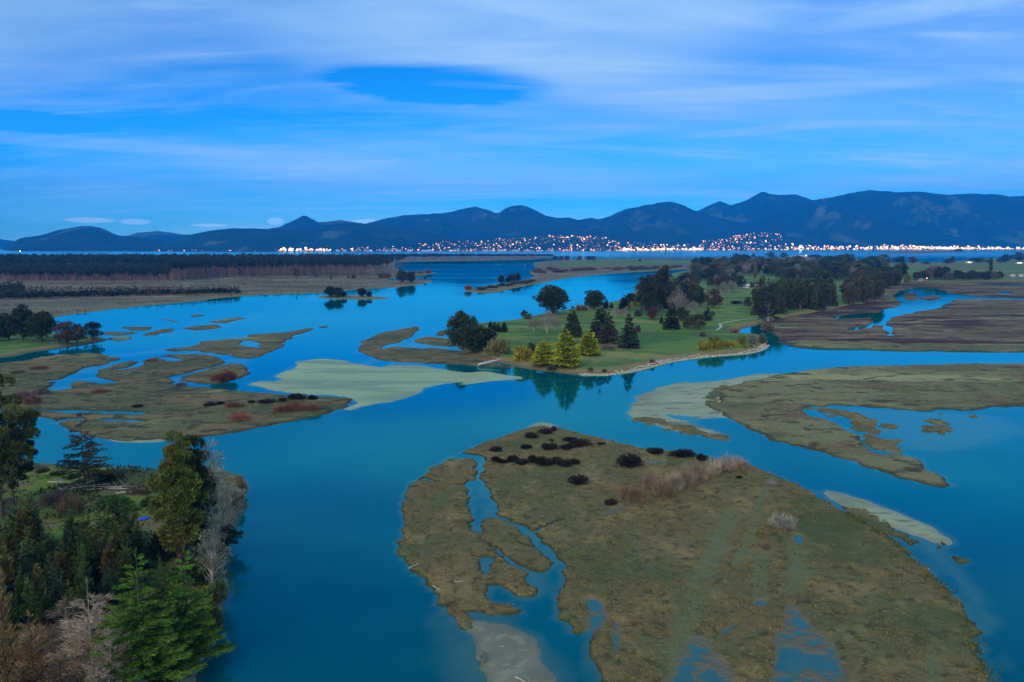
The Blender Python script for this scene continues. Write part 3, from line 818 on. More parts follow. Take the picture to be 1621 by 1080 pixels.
def conifer(rng, r=.25, nb=120, per=26, L=.06, W=.022, droop=.35, z0=.06, shape=.85, up=.10, trunk=.018, ragged=.3, lat=.2, wh=0, dn=1.0):
    t = 1 - np.sqrt(rng.uniform(0, 1, nb)) * .995
    if wh:
        t = np.clip((np.round(t * wh) + rng.normal(0, .14, nb)) / wh, 0, .995)
    R = r * (1 - t) ** shape * rng.uniform(1 - ragged, 1 + ragged * .4, nb) + .025 * r
    a = np.arange(nb) * 2.39996 + rng.uniform(0, .6, nb)
    d = np.column_stack((np.cos(a), np.sin(a), np.zeros(nb)))
    perp = np.column_stack((-d[:, 1], d[:, 0], np.zeros(nb)))
    z = z0 + (1 - z0) * t
    cnt = np.maximum((per * R / r).astype(int), 4)
    bi = np.repeat(np.arange(nb), cnt)
    s = rng.uniform(.06, 1, len(bi)) ** .7
    Rb = R[bi]
    P = d[bi] * (Rb * s)[:, None] + perp[bi] * (Rb * lat * s * rng.normal(size=len(bi)))[:, None]
    P[:, 2] += z[bi] + up * Rb * s - droop * Rb * s * s + rng.normal(0, .025 * dn, len(bi)) * Rb
    D = d[bi] * .8 + perp[bi] * rng.normal(0, .45, (len(bi), 1))
    D[:, 2] += up - droop * s * 1.4 + rng.normal(0, .22 * dn, len(bi))
    top = np.column_stack((rng.normal(0, .006, 14), rng.normal(0, .006, 14), rng.uniform(.92, .99, 14)))
    P = np.vstack((P, top))
    D = np.vstack((D, np.column_stack((rng.normal(0, .4, (14, 2)), np.ones(14)))))
    crown = cards(P, unit(D), L, W, rng)
    p, rr = stem(rng, .97, trunk, .006, 6, .12)
    sel = rng.choice(nb, min(nb, 40), False)
    A = np.column_stack((np.zeros((len(sel), 2)), z[sel]))
    B = A + d[sel] * (R[sel] * .85)[:, None]
    B[:, 2] += (up * .85 - droop * .72) * R[sel]
    wood = join([tubes(p[:-1], p[1:], rr[:-1], rr[1:], 6), tubes(A, B, trunk * .22, trunk * .06, 3)])
    return crown, wood


def clumpy(rng, r=.3, zc=.62, zr=.38, nc=26, nl=70, cr=.10, L=.05, W=.026, trunk=.022, upw=.5, flat=.75, fork=.25, hollow=.35, lean=.04, taper=.35):
    """Crown of leaf clumps at the ends of limbs inside an egg shape."""
    C = []
    while len(C) < nc:
        c = rng.uniform(-1, 1, 3)
        q = np.linalg.norm(c)
        if q < 1 and q > hollow:
            w = 1 - taper * max(c[2], 0)
            C.append((c[0] * r * w, c[1] * r * w, zc + c[2] * zr))
    C = np.array(C)
    C[:, :2] *= np.where(rng.uniform(size=(nc, 1)) < .2, 1.18, 1.0)
    rad = cr * rng.uniform(.65, 1.3, nc)
    bi = np.repeat(np.arange(nc), nl)
    v = unit(rng.normal(size=(len(bi), 3)))
    q = rng.uniform(.25, 1, (len(bi), 1)) ** .45
    off = v * q * rad[bi][:, None]
    off[:, 2] *= flat
    P = C[bi] + off
    D = unit(v + np.array((0, 0, upw)) + unit(C[bi] - np.array((0, 0, zc - zr * .6))) * .5 + rng.normal(0, .25, (len(bi), 3)))
    crown = cards(P, D, L, W, rng)
    p, rr = stem(rng, zc, trunk, lean, 5, .45)
    k = np.clip((C[:, 2] - rad - fork * .6) / zc, .15, .98)
    A = np.column_stack([np.interp(k * zc, p[:, 2], p[:, i]) for i in range(3)])
    Mid = A * .45 + C * .55 + rng.normal(0, .015, C.shape)
    wood = join([tubes(p[:-1], p[1:], rr[:-1], rr[1:], 6), tubes(A, Mid, trunk * .36, trunk * .24, 4), tubes(Mid, C, trunk * .24, trunk * .08, 3)])
    return crown, wood


def bare(rng, spread=.55, levels=5, trunk=.02, kids=3, tw=.6, first=.25, upw=.25):
    """Leafless tree: (fine twigs, wood)."""
    nodes = [(np.zeros(3), unit(np.array((rng.normal(0, .05), rng.normal(0, .05), 1.0))), first, trunk)]
    A, B, ra, rb = [], [], [], []
    TA, TB = [], []
    for lv in range(levels):
        nxt = []
        for a, d, ln, r in nodes:
            b = a + d * ln
            (A.append(a), B.append(b), ra.append(r), rb.append(r * .62))
            for k in range(kids + (1 if lv == 0 else 0)):
                nd = unit(d + rng.normal(0, spread, 3) + np.array((0, 0, upw)))
                st = a + d * ln * (1.0 if k == 0 else rng.uniform(.5, 1))
                nxt.append((st, nd, ln * rng.uniform(.6, .82), r * .55))
        nodes = nxt
    P = np.array([n[0] for n in nodes])
    D = np.array([n[1] for n in nodes])
    rep = 3
    P, D = np.repeat(P, rep, 0), unit(np.repeat(D, rep, 0) + rng.normal(0, .5, (len(P) * rep, 3)))
    tips = cards(P, D, nodes[0][2] * 1.5 * tw, nodes[0][2] * .30, rng)
    wood = tubes(A, B, np.array(ra), np.array(rb), 4)
    zmax = max(tips[0][:, 2].max(), 1e-3)
    return (tips[0] / zmax, tips[1]), (wood[0] / zmax, wood[1])


def bush(rng, n=900, L=.28, W=.12, lob=7, upw=.6):
    """Low leafy mound, unit height and about two units across."""
    C = np.column_stack((rng.uniform(-.6, .6, lob), rng.uniform(-.6, .6, lob), rng.uniform(.15, .5, lob)))
    rad = rng.uniform(.3, .52, lob)
    bi = rng.integers(0, lob, n)
    v = unit(rng.normal(size=(n, 3)))
    P = C[bi] + v * (rng.uniform(.3, 1, (n, 1)) ** .5) * rad[bi][:, None]
    P[:, 2] = np.abs(P[:, 2])
    D = unit(v + np.array((0, 0, upw)) + rng.normal(0, .3, (n, 3)))
    V, Q = cards(P, D, L, W, rng)
    V[:, 2] = np.maximum(V[:, 2], -.03) / 1.0
    return V / np.array((1, 1, max(V[:, 2].max(), .1))), Q


def twiggy(rng, n=800, L=.55, W=.035):
    """Leafless shrub: a fan of thin upright twigs, unit height and about two units across."""
    a = rng.uniform(0, 2 * math.pi, n)
    q = np.sqrt(rng.uniform(0, 1, n))
    P = np.column_stack((np.cos(a) * q * .7, np.sin(a) * q * .7, rng.uniform(0, .5, n) * (1.1 - q * .7)))
    D = unit(np.column_stack((np.cos(a) * q * .9, np.sin(a) * q * .9, np.full(n, 1.0))) + rng.normal(0, .28, (n, 3)))
    V, Q = cards(P, D, L, W, rng)
    return V / np.array((1, 1, V[:, 2].max())), Q


def foliage_mat():
    t = NT('foliage')
    oi = t.n('ShaderNodeObjectInfo')
    n1 = t.ramp(t.noise(.55, 3, .6), .3, .7, .55, 1.45)
    n2 = t.ramp(t.noise(.09, 2, .5), .3, .7, .8, 1.2)
    k = t.math('MULTIPLY', t.math('MULTIPLY', n1, n2), t.ramp(oi.outputs['Random'], 0, 1, .82, 1.18))
    mx = t.n('ShaderNodeVectorMath', operation='SCALE')
    t.L.new(oi.outputs['Color'], mx.inputs[0])
    t.L.new(k, mx.inputs['Scale'])
    t.b.inputs['Subsurface Weight'].default_value = 0
    return t.done(mx.outputs[0], .75, .12)


M['foliage'] = foliage_mat()


def bark_mat():
    t = NT('bark')
    oi = t.n('ShaderNodeObjectInfo')
    mx = t.n('ShaderNodeVectorMath', operation='SCALE')
    t.L.new(oi.outputs['Color'], mx.inputs[0])
    t.L.new(t.ramp(t.noise(3.0, 4, .6, (1, 1, .3)), .3, .7, .6, 1.3), mx.inputs['Scale'])
    return t.done(mx.outputs[0], .9, .1)


M['bark'] = bark_mat()


def mk(name, vq, mat, sm=False):
    o = mesh_obj(name, vq[0], vq[1], mat, None, sm)
    me = o.data
    bpy.data.objects.remove(o)
    return me


PROTO = {}


def proto(kind, fn, count=3, seed=100, **kw):
    PROTO[kind] = []
    for i in range(count):
        c, w = fn(np.random.default_rng(seed + i), **kw)
        wid = np.percentile(np.linalg.norm(c[0][:, :2], axis=1), 97) * 2
        PROTO[kind].append((mk(kind + '_crown', c, M['foliage']), mk(kind + '_trunk', w, M['bark']), wid))


def proto_bush(kind, fn, count=3, seed=300, **kw):
    PROTO[kind] = []
    for i in range(count):
        v = fn(np.random.default_rng(seed + i), **kw)
        wid = np.percentile(np.linalg.norm(v[0][:, :2], axis=1), 97) * 2
        PROTO[kind].append((mk(kind, v, M['foliage']), None, wid))


# mid-distance kinds
proto('cypress', conifer, 3, 11, r=.20, nb=150, per=32, L=.08, W=.045, droop=.1, up=.45, z0=.03, shape=.62, lat=.35)
proto('fir', conifer, 3, 21, r=.26, nb=170, per=34, L=.075, W=.042, droop=.38, up=.12, z0=.08, shape=.8)
proto('golden_cypress', conifer, 3, 31, r=.37, nb=200, per=44, L=.08, W=.05, droop=.18, up=.32, z0=.02, shape=.60, ragged=.25)
proto('pine', clumpy, 4, 41, r=.34, zc=.54, zr=.42, nc=66, nl=80, cr=.11, L=.058, W=.034, hollow=.05)
proto('tall_pine', clumpy, 4, 51, r=.19, zc=.56, zr=.42, nc=48, nl=70, cr=.088, L=.052, W=.031, hollow=.1, trunk=.016, lean=.02)
proto('broadleaf', clumpy, 3, 61, r=.46, zc=.55, zr=.42, nc=40, nl=60, cr=.15, L=.065, W=.045, hollow=.3, upw=.2, trunk=.03)
proto('bare_tree', clumpy, 3, 71, r=.40, zc=.62, zr=.36, nc=46, nl=30, cr=.13, L=.11, W=.011, hollow=.2, trunk=.02, upw=1.0)
proto('poplar', conifer, 2, 81, r=.12, nb=90, per=18, L=.07, W=.03, droop=-.1, up=1.5, z0=.05, shape=.4)
proto('far_pine', clumpy, 4, 91, r=.24, zc=.81, zr=.16, nc=13, nl=22, cr=.11, L=.09, W=.055, hollow=.1, trunk=.020, lean=.01)
proto('stand_pine', clumpy, 4, 191, r=.24, zc=.81, zr=.16, nc=9, nl=11, cr=.12, L=.12, W=.085, hollow=.1, trunk=.020, lean=.01)
proto('young_pine', conifer, 4, 95, r=.22, nb=44, per=12, L=.12, W=.06, droop=.0, up=.6, z0=.05, shape=.6)
proto_bush('bush', bush, 3, 301, n=800, L=.3, W=.12, lob=10)
proto_bush('twig_bush', twiggy, 3, 311)
# near kinds, with finer sprays
proto('near_fir', conifer, 2, 121, r=.38, nb=190, per=270, L=.045, W=.0075, droop=.10, up=.26, z0=.02, shape=.95, trunk=.013, ragged=.55, lat=.10, wh=15, dn=.5)
proto('near_young', conifer, 5, 131, r=.19, nb=150, per=64, L=.05, W=.014, droop=-.05, up=.75, z0=.03, shape=.80, trunk=.012, ragged=.5, wh=20)
proto('near_spruce', conifer, 1, 141, r=.37, nb=105, per=130, L=.032, W=.011, droop=.02, up=.06, z0=.10, shape=.85, trunk=.016, ragged=.55, lat=.13)
proto('near_pine', clumpy, 2, 151, r=.20, zc=.55, zr=.44, nc=95, nl=250, cr=.056, L=.026, W=.010, hollow=.2, trunk=.015, lean=.02, flat=.45, taper=.6, upw=.25)
proto('near_spread_pine', clumpy, 1, 161, r=.30, zc=.60, zr=.38, nc=75, nl=240, cr=.062, L=.026, W=.010, hollow=.35, trunk=.018, lean=.03, flat=.55)
proto('near_dead', clumpy, 3, 171, r=.24, zc=.58, zr=.40, nc=70, nl=46, cr=.060, L=.034, W=.0075, hollow=.2, trunk=.014, flat=.5, lean=.05)
proto('near_bare', conifer, 3, 181, r=.36, nb=120, per=60, L=.085, W=.0055, droop=.35, up=.55, z0=.10, shape=.55, trunk=.013, ragged=.5, lat=.14, dn=1.2)
proto('near_brown', conifer, 3, 191, r=.16, nb=160, per=46, L=.035, W=.009, droop=-.15, up=.9, z0=.03, shape=.6, trunk=.013, ragged=.45)
proto_bush('near_bush', bush, 3, 321, n=1700, L=.26, W=.07, lob=16)
proto_bush('near_twigs', twiggy, 4, 331, n=620, L=.55, W=.030)

BROWN_BARK, GREY_BARK, PINK_BARK, PALE_BARK = (.13, .09, .06, 1), (.26, .24, .21, 1), (.34, .19, .15, 1), (.45, .40, .34, 1)
TREES = []


def ground_at(u, v):
    z = 1.0
    for _ in range(3):
        p = gp(u, v, z)
        z = zat(p[0], p[1])
    p = gp(u, v, z)
    if z < .15:                                             # step back onto the nearest dry ground
        for k in range(1, 240):
            a, r = k * 2.4, .012 * p[1] * math.sqrt(k) * .25
            x, y = p[0] + r * math.cos(a), p[1] + r * math.sin(a)
            if zat(x, y) > .22:
                return np.array((x, y, zat(x, y)))
    return p


def plant(kind, name, u, v, hpx, wpx, col, label, cat='tree', group=None, bark=BROWN_BARK, at=None, var=None, rz=None, h=None, w=None):
    p = ground_at(u, v) if at is None else np.asarray(at, float)
    k = (p[1] * CP + (HC - p[2]) * SP) / F
    h = hpx * k if h is None else h
    pv_ = PROTO[kind]
    cm, tm, wid = pv_[int(RNG.integers(len(pv_))) if var is None else var]
    sx = h if wpx is None and w is None else ((wpx * k) if w is None else w) / wid
    if kind in ('pine', 'fir', 'cypress', 'tall_pine', 'broadleaf', 'golden_cypress'):
        sx *= 1.14
    rz = RNG.uniform(0, 6.28) if rz is None else rz
    c = np.asarray(col) * RNG.uniform(.88, 1.12) * RNG.uniform(.95, 1.05, 3)
    sink = .06 if tm is None else .12
    if tm is None:
        o = bpy.data.objects.new(name, cm)
        COL.objects.link(o)
        o.color = (*c, 1)
        root = o
    else:
        root = bpy.data.objects.new(name, None)
        root.empty_display_size = .5
        COL.objects.link(root)
        for nm, me, cc in (('crown', cm, (*c, 1)), ('trunk', tm, bark)):
            o = bpy.data.objects.new(nm, me)
            COL.objects.link(o)
            o.parent = root
            o.color = cc
    root.location = (p[0], p[1], p[2] - sink)
    root.scale = (sx, sx, h)
    root.rotation_euler = (0, 0, rz)
    tag(root, label, cat, group)
    TREES.append(root)
    return root


def stand(name, label, pts, kind, col, bark, cat=None, kind_tag='stuff'):
    """Many trees that read as one mass, joined: pts rows are x, y, z, height, width."""
    rng = np.random.default_rng(5)
    root = bpy.data.objects.new(name, None)
    COL.objects.link(root)
    tag(root, label, cat, None, kind_tag)
    src = []
    for cm, tm, wid in PROTO[kind]:
        e = []
        for me in (cm, tm):
            v = np.empty(len(me.vertices) * 3, np.float32)
            me.vertices.foreach_get('co', v)
            f = np.empty(len(me.polygons) * 4, np.int32)
            me.loops.foreach_get('vertex_index', f)
            e.append((v.reshape(-1, 3), f.reshape(-1, 4)))
        e[1] = tubes([(0, 0, 0)], [(0, 0, .8)], .022, .012, 4)      # a bare pole is all that shows of these trunks
        src.append((e, wid))
    for part in (0, 1):
        out = []
        for i, (x, y, z, h, w) in enumerate(pts):
            e, wid = src[i % len(src)]
            v, f = e[part]
            a = i * 2.4
            sx = w / wid
            c, s = math.cos(a) * sx, math.sin(a) * sx
            out.append((np.column_stack((v[:, 0] * c - v[:, 1] * s + x, v[:, 0] * s + v[:, 1] * c + y, v[:, 2] * h + z)), f))
        o = mesh_obj('crown' if part == 0 else 'trunk', *join(out), M['foliage'] if part == 0 else M['bark'], root, False)
        o.color = (*col, 1) if part == 0 else bark
        o['kind'] = 'stuff'
    return root
# ------------------------------------------------------------------ trees: where they stand
DARK, PINE, OLIVE, GOLD, BROWNT, GREY, MAROON, RED = (.050, .076, .025), (.065, .098, .030), (.095, .125, .030), (.36, .37, .018), (.20, .13, .06), (.26, .22, .185), (.115, .05, .04), (.24, .10, .065)
P_ = plant
# --- golf course, western end
P_('pine', 'pine_tree', 733, 553, 60, 46, DARK, 'tall dark pine on the western tip of the golf headland')
P_('pine', 'pine_tree', 757, 559, 48, 46, DARK, 'rounder dark pine just right of the tallest tip pine')
P_('broadleaf', 'broadleaf_tree', 775, 551, 32, 24, DARK, 'small dark tree at the right end of the tip clump')
for u, v, h, w, lab in ((776, 525, 18, 7, 'first of four small conifers behind the tip pines'), (783, 525, 17, 7, 'second of four small conifers behind the tip pines'),
                        (789, 526, 15, 8, 'third of four small conifers behind the tip pines'), (798, 526, 17, 10, 'last and stoutest of four small conifers behind the tip pines')):
    P_('cypress', 'small_conifer', u, v, h, w, DARK, lab, group='small conifers behind the tip pines')
P_('bush', 'shrub', 790, 561, 30, 42, (.20, .19, .07), 'yellow grey shrub beside the dark tip pines', 'shrub')
P_('bush', 'shrub', 827, 570, 27, 34, (.44, .35, .025), 'rounded yellow shrub left of the golden cypresses', 'shrub')
P_('bush', 'shrub', 843, 564, 24, 15, DARK, 'dark shrub half behind the rounded yellow shrub', 'shrub')
P_('golden_cypress', 'golden_cypress', 861, 577, 39, 35, (.31, .32, .016), 'squat golden cypress, leftmost of three by the shore')
P_('golden_cypress', 'golden_cypress', 896, 580, 57, 41, (.33, .34, .016), 'tallest golden cypress in the middle of three by the shore')
P_('golden_cypress', 'golden_cypress', 932, 562, 39, 33, GOLD, 'brightest golden cypress, standing alone on the lawn')
P_('bush', 'shrub', 904, 582, 16, 14, (.34, .22, .03), 'small orange shrub at the foot of the tallest golden cypress', 'shrub')
P_('bush', 'shrub', 876, 585, 9, 22, (.10, .10, .04), 'low olive shrub on the shore below the golden cypresses', 'shrub')
P_('bush', 'shrub', 935, 586, 6, 10, (.13, .11, .04), 'small olive shrub at the start of the stone bank', 'shrub')
P_('bush', 'shrub', 957, 589, 6, 9, (.14, .13, .03), 'small yellow green shrub on the stone bank', 'shrub')
P_('bush', 'shrub', 1033, 574, 6, 8, (.15, .08, .06), 'small brown shrub on the stone bank', 'shrub')
for u, v, h, w, lab in ((845, 526, 23, 24, 'leftmost'), (866, 527, 33, 32, 'tallest'), (880, 524, 24, 24, 'rightmost')):
    P_('bare_tree', 'bare_tree', u, v, h, w, GREY, lab + ' of three bare grey trees on the western lawn', bark=PALE_BARK, group='bare trees on the western lawn')
P_('fir', 'conifer', 906, 533, 48, 27, (.05, .062, .026), 'dark olive conifer behind the tallest golden cypress')
P_('pine', 'pine_tree', 875, 499, 47, 46, DARK, 'big dark pine standing alone on the north shore', var=1)
P_('bush', 'shrub', 835, 505, 11, 14, OLIVE, 'rounded olive shrub on the north shore', 'shrub')
P_('broadleaf', 'small_tree', 830, 504, 14, 10, DARK, 'small dark tree beside the olive shore shrub')
P_('bush', 'shrub', 920, 492, 12, 22, BROWNT, 'wide brown shrub between the two shore pines', 'shrub')
P_('pine', 'pine_tree', 941, 491, 35, 27, DARK, 'second dark pine on the north shore', var=2)
P_('fir', 'conifer', 950, 541, 64, 32, (.038, .052, .022), 'tall dark conifer in the middle of the lawn')
P_('fir', 'conifer', 963, 543, 48, 30, (.085, .085, .045), 'grey green conifer leaning against the tall dark one')
P_('cypress', 'small_conifer', 968, 488, 11, 5, DARK, 'tiny conifer on the north shore by the water')
P_('cypress', 'small_conifer', 959, 489, 17, 8, DARK, 'narrow conifer on the shore right of the second pine')
for u, v, h, w, lab in ((974, 504, 17, 18, 'grey bare thicket behind the dark fir'), (983, 503, 14, 14, 'small bare thicket beside the pale birch'), (991, 504, 20, 13, 'pale bare birch on the lawn')):
    P_('bare_tree', 'bare_tree', u, v, h, w, GREY, lab, bark=PALE_BARK)
P_('cypress', 'cypress_tree', 988, 493, 25, 16, DARK, 'cone shaped dark cypress on the north shore')
P_('pine', 'pine_tree', 999, 485, 22, 16, DARK, 'small pine left of the tall dark group')
P_('bush', 'shrub', 1003, 486, 11, 15, (.24, .26, .03), 'bright yellow green shrub under the tall dark group', 'shrub')
for u, v, h, w, lab in ((1016, 494, 56, 22, 'leftmost tree of the tall dark group'), (1027, 500, 64, 26, 'second tree of the tall dark group'), (1038, 494, 58, 24, 'third tree of the tall dark group'),
                        (1050, 488, 66, 26, 'highest tree of the tall dark group'), (1060, 490, 40, 22, 'rightmost and lowest tree of the tall dark group')):
    P_('tall_pine', 'tall_pine', u, v, h, w, (.042, .058, .024), lab + ' on the lawn', group='tall dark group on the lawn')
P_('bush', 'shrub', 1010, 501, 13, 14, DARK, 'ball shaped dark shrub on the lawn', 'shrub')
P_('broadleaf', 'broadleaf_tree', 1033, 507, 23, 17, MAROON, 'small maroon tree below the tall dark group')
P_('cypress', 'small_conifer', 1047, 512, 12, 6, DARK, 'tiny dark conifer on open lawn')
P_('fir', 'fir_tree', 995, 551, 54, 28, (.035, .055, .026), 'perfect dark fir standing alone on the lawn')
P_('bush', 'shrub', 1009, 526, 14, 12, (.12, .10, .06), 'brownish shrub behind the lone fir', 'shrub')
P_('twig_bush', 'shrub', 963, 553, 11, 23, (.25, .17, .125), 'low pinkish brown shrub between cypress and lone fir', 'shrub')
P_('cypress', 'cypress_tree', 1063, 522, 41, 21, (.05, .07, .028), 'pointed cypress beside the fairway')
P_('cypress', 'small_conifer', 1054, 522, 17, 9, (.07, .085, .03), 'small conifer at the left foot of the pointed cypress')
P_('bush', 'shrub', 1072, 521, 11, 10, (.10, .08, .04), 'small shrub at the right foot of the pointed cypress', 'shrub')
P_('bare_tree', 'bare_tree', 1077, 506, 42, 30, (.20, .155, .12), 'brown bare tree behind the pointed cypress', bark=GREY_BARK)
P_('bare_tree', 'bare_tree', 1068, 498, 36, 24, (.23, .17, .14), 'reddish bare tree right of the tall dark group', bark=GREY_BARK)
P_('broadleaf', 'broadleaf_tree', 1080, 509, 24, 20, DARK, 'dark tree beneath the brown bare tree')
P_('broadleaf', 'broadleaf_tree', 1102, 522, 25, 30, (.10, .105, .032), 'round olive tree on the fairway edge')
P_('broadleaf', 'broadleaf_tree', 1087, 520, 19, 14, DARK, 'dark tree touching the round olive tree')
P_('cypress', 'cypress_tree', 1119, 508, 21, 14, PINE, 'short cypress behind the round olive tree')
P_('bush', 'shrub', 1128, 500, 9, 8, PINE, 'small green shrub right of the short cypress', 'shrub')
P_('broadleaf', 'broadleaf_tree', 1130, 488, 30, 27, (.085, .05, .038), 'maroon dome shaped tree beside the fairway')
P_('bare_tree', 'bare_tree', 1098, 502, 24, 22, (.30, .25, .24), 'pale bare tree left of the maroon dome', bark=PALE_BARK)
P_('tall_pine', 'conifer', 1094, 475, 31, 23, (.10, .085, .035), 'rusty topped conifer behind the brown bare tree')
P_('tall_pine', 'conifer', 1108, 484, 29, 19, DARK, 'dark conifer between the pale bare tree and the dome')
P_('broadleaf', 'broadleaf_tree', 1088, 460, 29, 40, (.045, .062, .028), 'wide dark tree on the far lawn')
P_('bare_tree', 'bare_tree', 1145, 471, 23, 17, GREY, 'grey bare tree at the top of the fairway', bark=GREY_BARK)
P_('bare_tree', 'bare_tree', 1158, 466, 22, 20, (.27, .21, .20), 'pinkish bare tree left of the white clubhouse', bark=GREY_BARK)
P_('broadleaf', 'broadleaf_tree', 1142, 457, 23, 24, (.10, .085, .055), 'brown leafed tree above the fairway')
P_('poplar', 'poplar_tree', 1195, 444, 28, 7, (.18, .14, .06), 'slender brown poplar behind the clubhouse')
P_('bush', 'shrub', 1166, 481, 6, 17, (.03, .03, .02), 'low black shrub on the open fairway', 'shrub')
P_('broadleaf', 'small_tree', 1184, 486, 16, 15, PINE, 'small round tree on the fairway')
P_('broadleaf', 'broadleaf_tree', 1216, 508, 40, 36, (.060, .060, .035), 'white trunked tree at the near corner of the copse', bark=(.6, .55, .48, 1))
P_('bush', 'small_tree', 1192, 455, 9, 10, DARK, 'dark tree in front of the white clubhouse')
for i in range(16):
    u, v = RNG.uniform(1040, 1112), RNG.uniform(455, 492)
    k = i % 4
    P_(('broadleaf', 'tall_pine', 'bare_tree', 'fir')[k], 'grove_tree', u, v, RNG.uniform(20, 32), RNG.uniform(16, 24) if k != 1 else 13, ((.06, .07, .03), DARK, (.24, .19, .16), (.05, .068, .028))[k],
       ('olive round tree', 'slim dark pine', 'grey bare tree', 'pointed dark conifer')[k] + ' in the mixed grove behind the fairway', group='mixed grove behind the fairway', bark=GREY_BARK)
for i in range(10):
    u, v = RNG.uniform(1125, 1182), RNG.uniform(440, 458)
    P_('bare_tree' if i % 3 == 0 else 'broadleaf', 'grove_tree', u, v, RNG.uniform(14, 20), RNG.uniform(13, 18), (.22, .19, .17) if i % 3 == 0 else (.055, .066, .034), ('grey bare' if i % 3 == 0 else 'dark round') + ' tree left of the white clubhouse', group='trees left of the clubhouse', bark=GREY_BARK)
# gorse by the inlet
for u, v, h, w, c, lab in ((1116, 554, 18, 25, (.32, .31, .02), 'big yellow green gorse at the left end of the row'), (1128, 550, 20, 20, (.10, .12, .03), 'dark topped gorse behind the big yellow one'),
                           (1137, 552, 19, 24, (.30, .28, .025), 'middle gorse of the row on the point'), (1153, 549, 12, 19, (.30, .27, .02), 'low gorse right of the middle one'),
                           (1165, 549, 10, 13, (.36, .33, .02), 'small bright gorse of the row on the point'), (1174, 545, 16, 15, (.17, .17, .02), 'tall gorse beside the small pool'),
                           (1192, 544, 17, 19, (.19, .20, .13), 'pale grey green shrub on the point'), (1206, 543, 17, 13, (.09, .10, .045), 'dark shrub at the very end of the point'),
                           (1182, 556, 7, 9, (.18, .19, .02), 'little round gorse on the stone bank'), (1192, 554, 5, 6, (.14, .15, .03), 'smallest gorse at the end of the stone bank'),
                           (1207, 524, 14, 20, (.15, .115, .085), 'brown twiggy shrub beside the small pool'), (1113, 533, 10, 12, (.16, .14, .11), 'grey shrub on the lawn above the gorse row'),
                           (1162, 527, 8, 14, (.18, .11, .08), 'reddish shrub on the lawn side of the pool')):
    P_('bush', 'shrub', u, v, h, w, c, lab, 'shrub', 'shrubs on the point')
# the copse beside the marsh
for i in range(40):
    f = i / 39
    u = 1197 + 122 * f + RNG.uniform(-3, 3)
    v = 500 - 12 * f - RNG.choice([0, 0, 4, 8]) - RNG.uniform(0, 2)
    h = (52 if f < .35 else 46 if f < .6 else 40) * RNG.uniform(.82, 1.1) * (.8 if f < .05 else 1)
    P_('fir' if i % 3 == 0 else 'tall_pine', 'copse_pine', u, v, h, h * .38, (.072, .088, .036) if RNG.uniform() < .6 else (.05, .07, .03), 'tall slim dark pine in the dense copse beside the brown marsh', group='pines of the copse beside the marsh', bark=PINK_BARK)
P_('bush', 'shrub', 1229, 505, 5, 12, DARK, 'low dark shrub at the foot of the copse', 'shrub')
for i in range(20):
    f = RNG.uniform()
    P_('tall_pine' if RNG.uniform() < .5 else 'broadleaf', 'belt_tree', 1338 + 54 * f, 487 - 10 * f - RNG.uniform(0, 12), RNG.uniform(30, 42), RNG.uniform(15, 22), (.062, .08, .034) if RNG.uniform() < .7 else (.10, .095, .045),
       'dark tree in the second belt between green fairway and river', group='trees of the second belt by the river')
P_('broadleaf', 'broadleaf_tree', 1365, 474, 36, 26, (.20, .095, .055), 'rust coloured tree in the second belt')
for i in range(12):
    f = RNG.uniform()
    P_('broadleaf', 'belt_tree', 1392 + 30 * f, 462 - 10 * f - RNG.uniform(0, 6), RNG.uniform(18, 26), RNG.uniform(14, 18), (.06, .062, .032), 'dull olive tree at the far end of the second belt', group='far end of the second belt')
P_('bush', 'shrub', 1350, 474, 8, 8, (.12, .16, .03), 'light green shrub against the second belt', 'shrub')
P_('pine', 'pine_tree', 1390, 430, 13, 13, DARK, 'lone dark pine on the farm field')
P_('bush', 'shrub', 1436, 447, 16, 11, (.20, .18, .03), 'yellow bush at the end of the river bend', 'shrub')
for u, v, h, w in ((1418, 442, 24, 16), (1429, 441, 26, 13), (1411, 441, 18, 16), (1424, 438, 18, 14)):
    P_('tall_pine', 'pine_tree', u, v, h, w, DARK, 'dark pine in the tight group above the river bend', group='pines above the river bend')
# the wooded belt behind the course
for i in range(165):
    u = RNG.uniform(1098, 1405)
    v = RNG.uniform(421, 446)
    if 1165 < u < 1220 and v > 438:
        v -= 12
    k = RNG.uniform()
    h = RNG.uniform(13, 22) * (1 + (v - 430) * .012)
    kind, c = (('broadleaf', (.060, .088, .038)) if k < .45 else ('tall_pine', (.050, .075, .034)) if k < .72 else ('broadleaf', (.12, .12, .06)) if k < .86 else ('bare_tree', (.22, .19, .17)))
    P_(kind, 'parkland_tree', u, v, h, h * (1.25 if kind == 'broadleaf' else .7), c, {'b0': 'dark round tree', 't0': 'slim dark pine', 'b1': 'olive brown tree', 'n': 'grey bare tree'}['n' if kind == 'bare_tree' else 't0' if kind == 'tall_pine' else 'b0' if k < .45 else 'b1'] + ' in the wide wooded belt behind the golf course', group='wooded belt behind the golf course', bark=GREY_BARK)
P_('broadleaf', 'broadleaf_tree', 1297, 455, 15, 26, DARK, 'wide dark tree standing in front of the wooded belt')
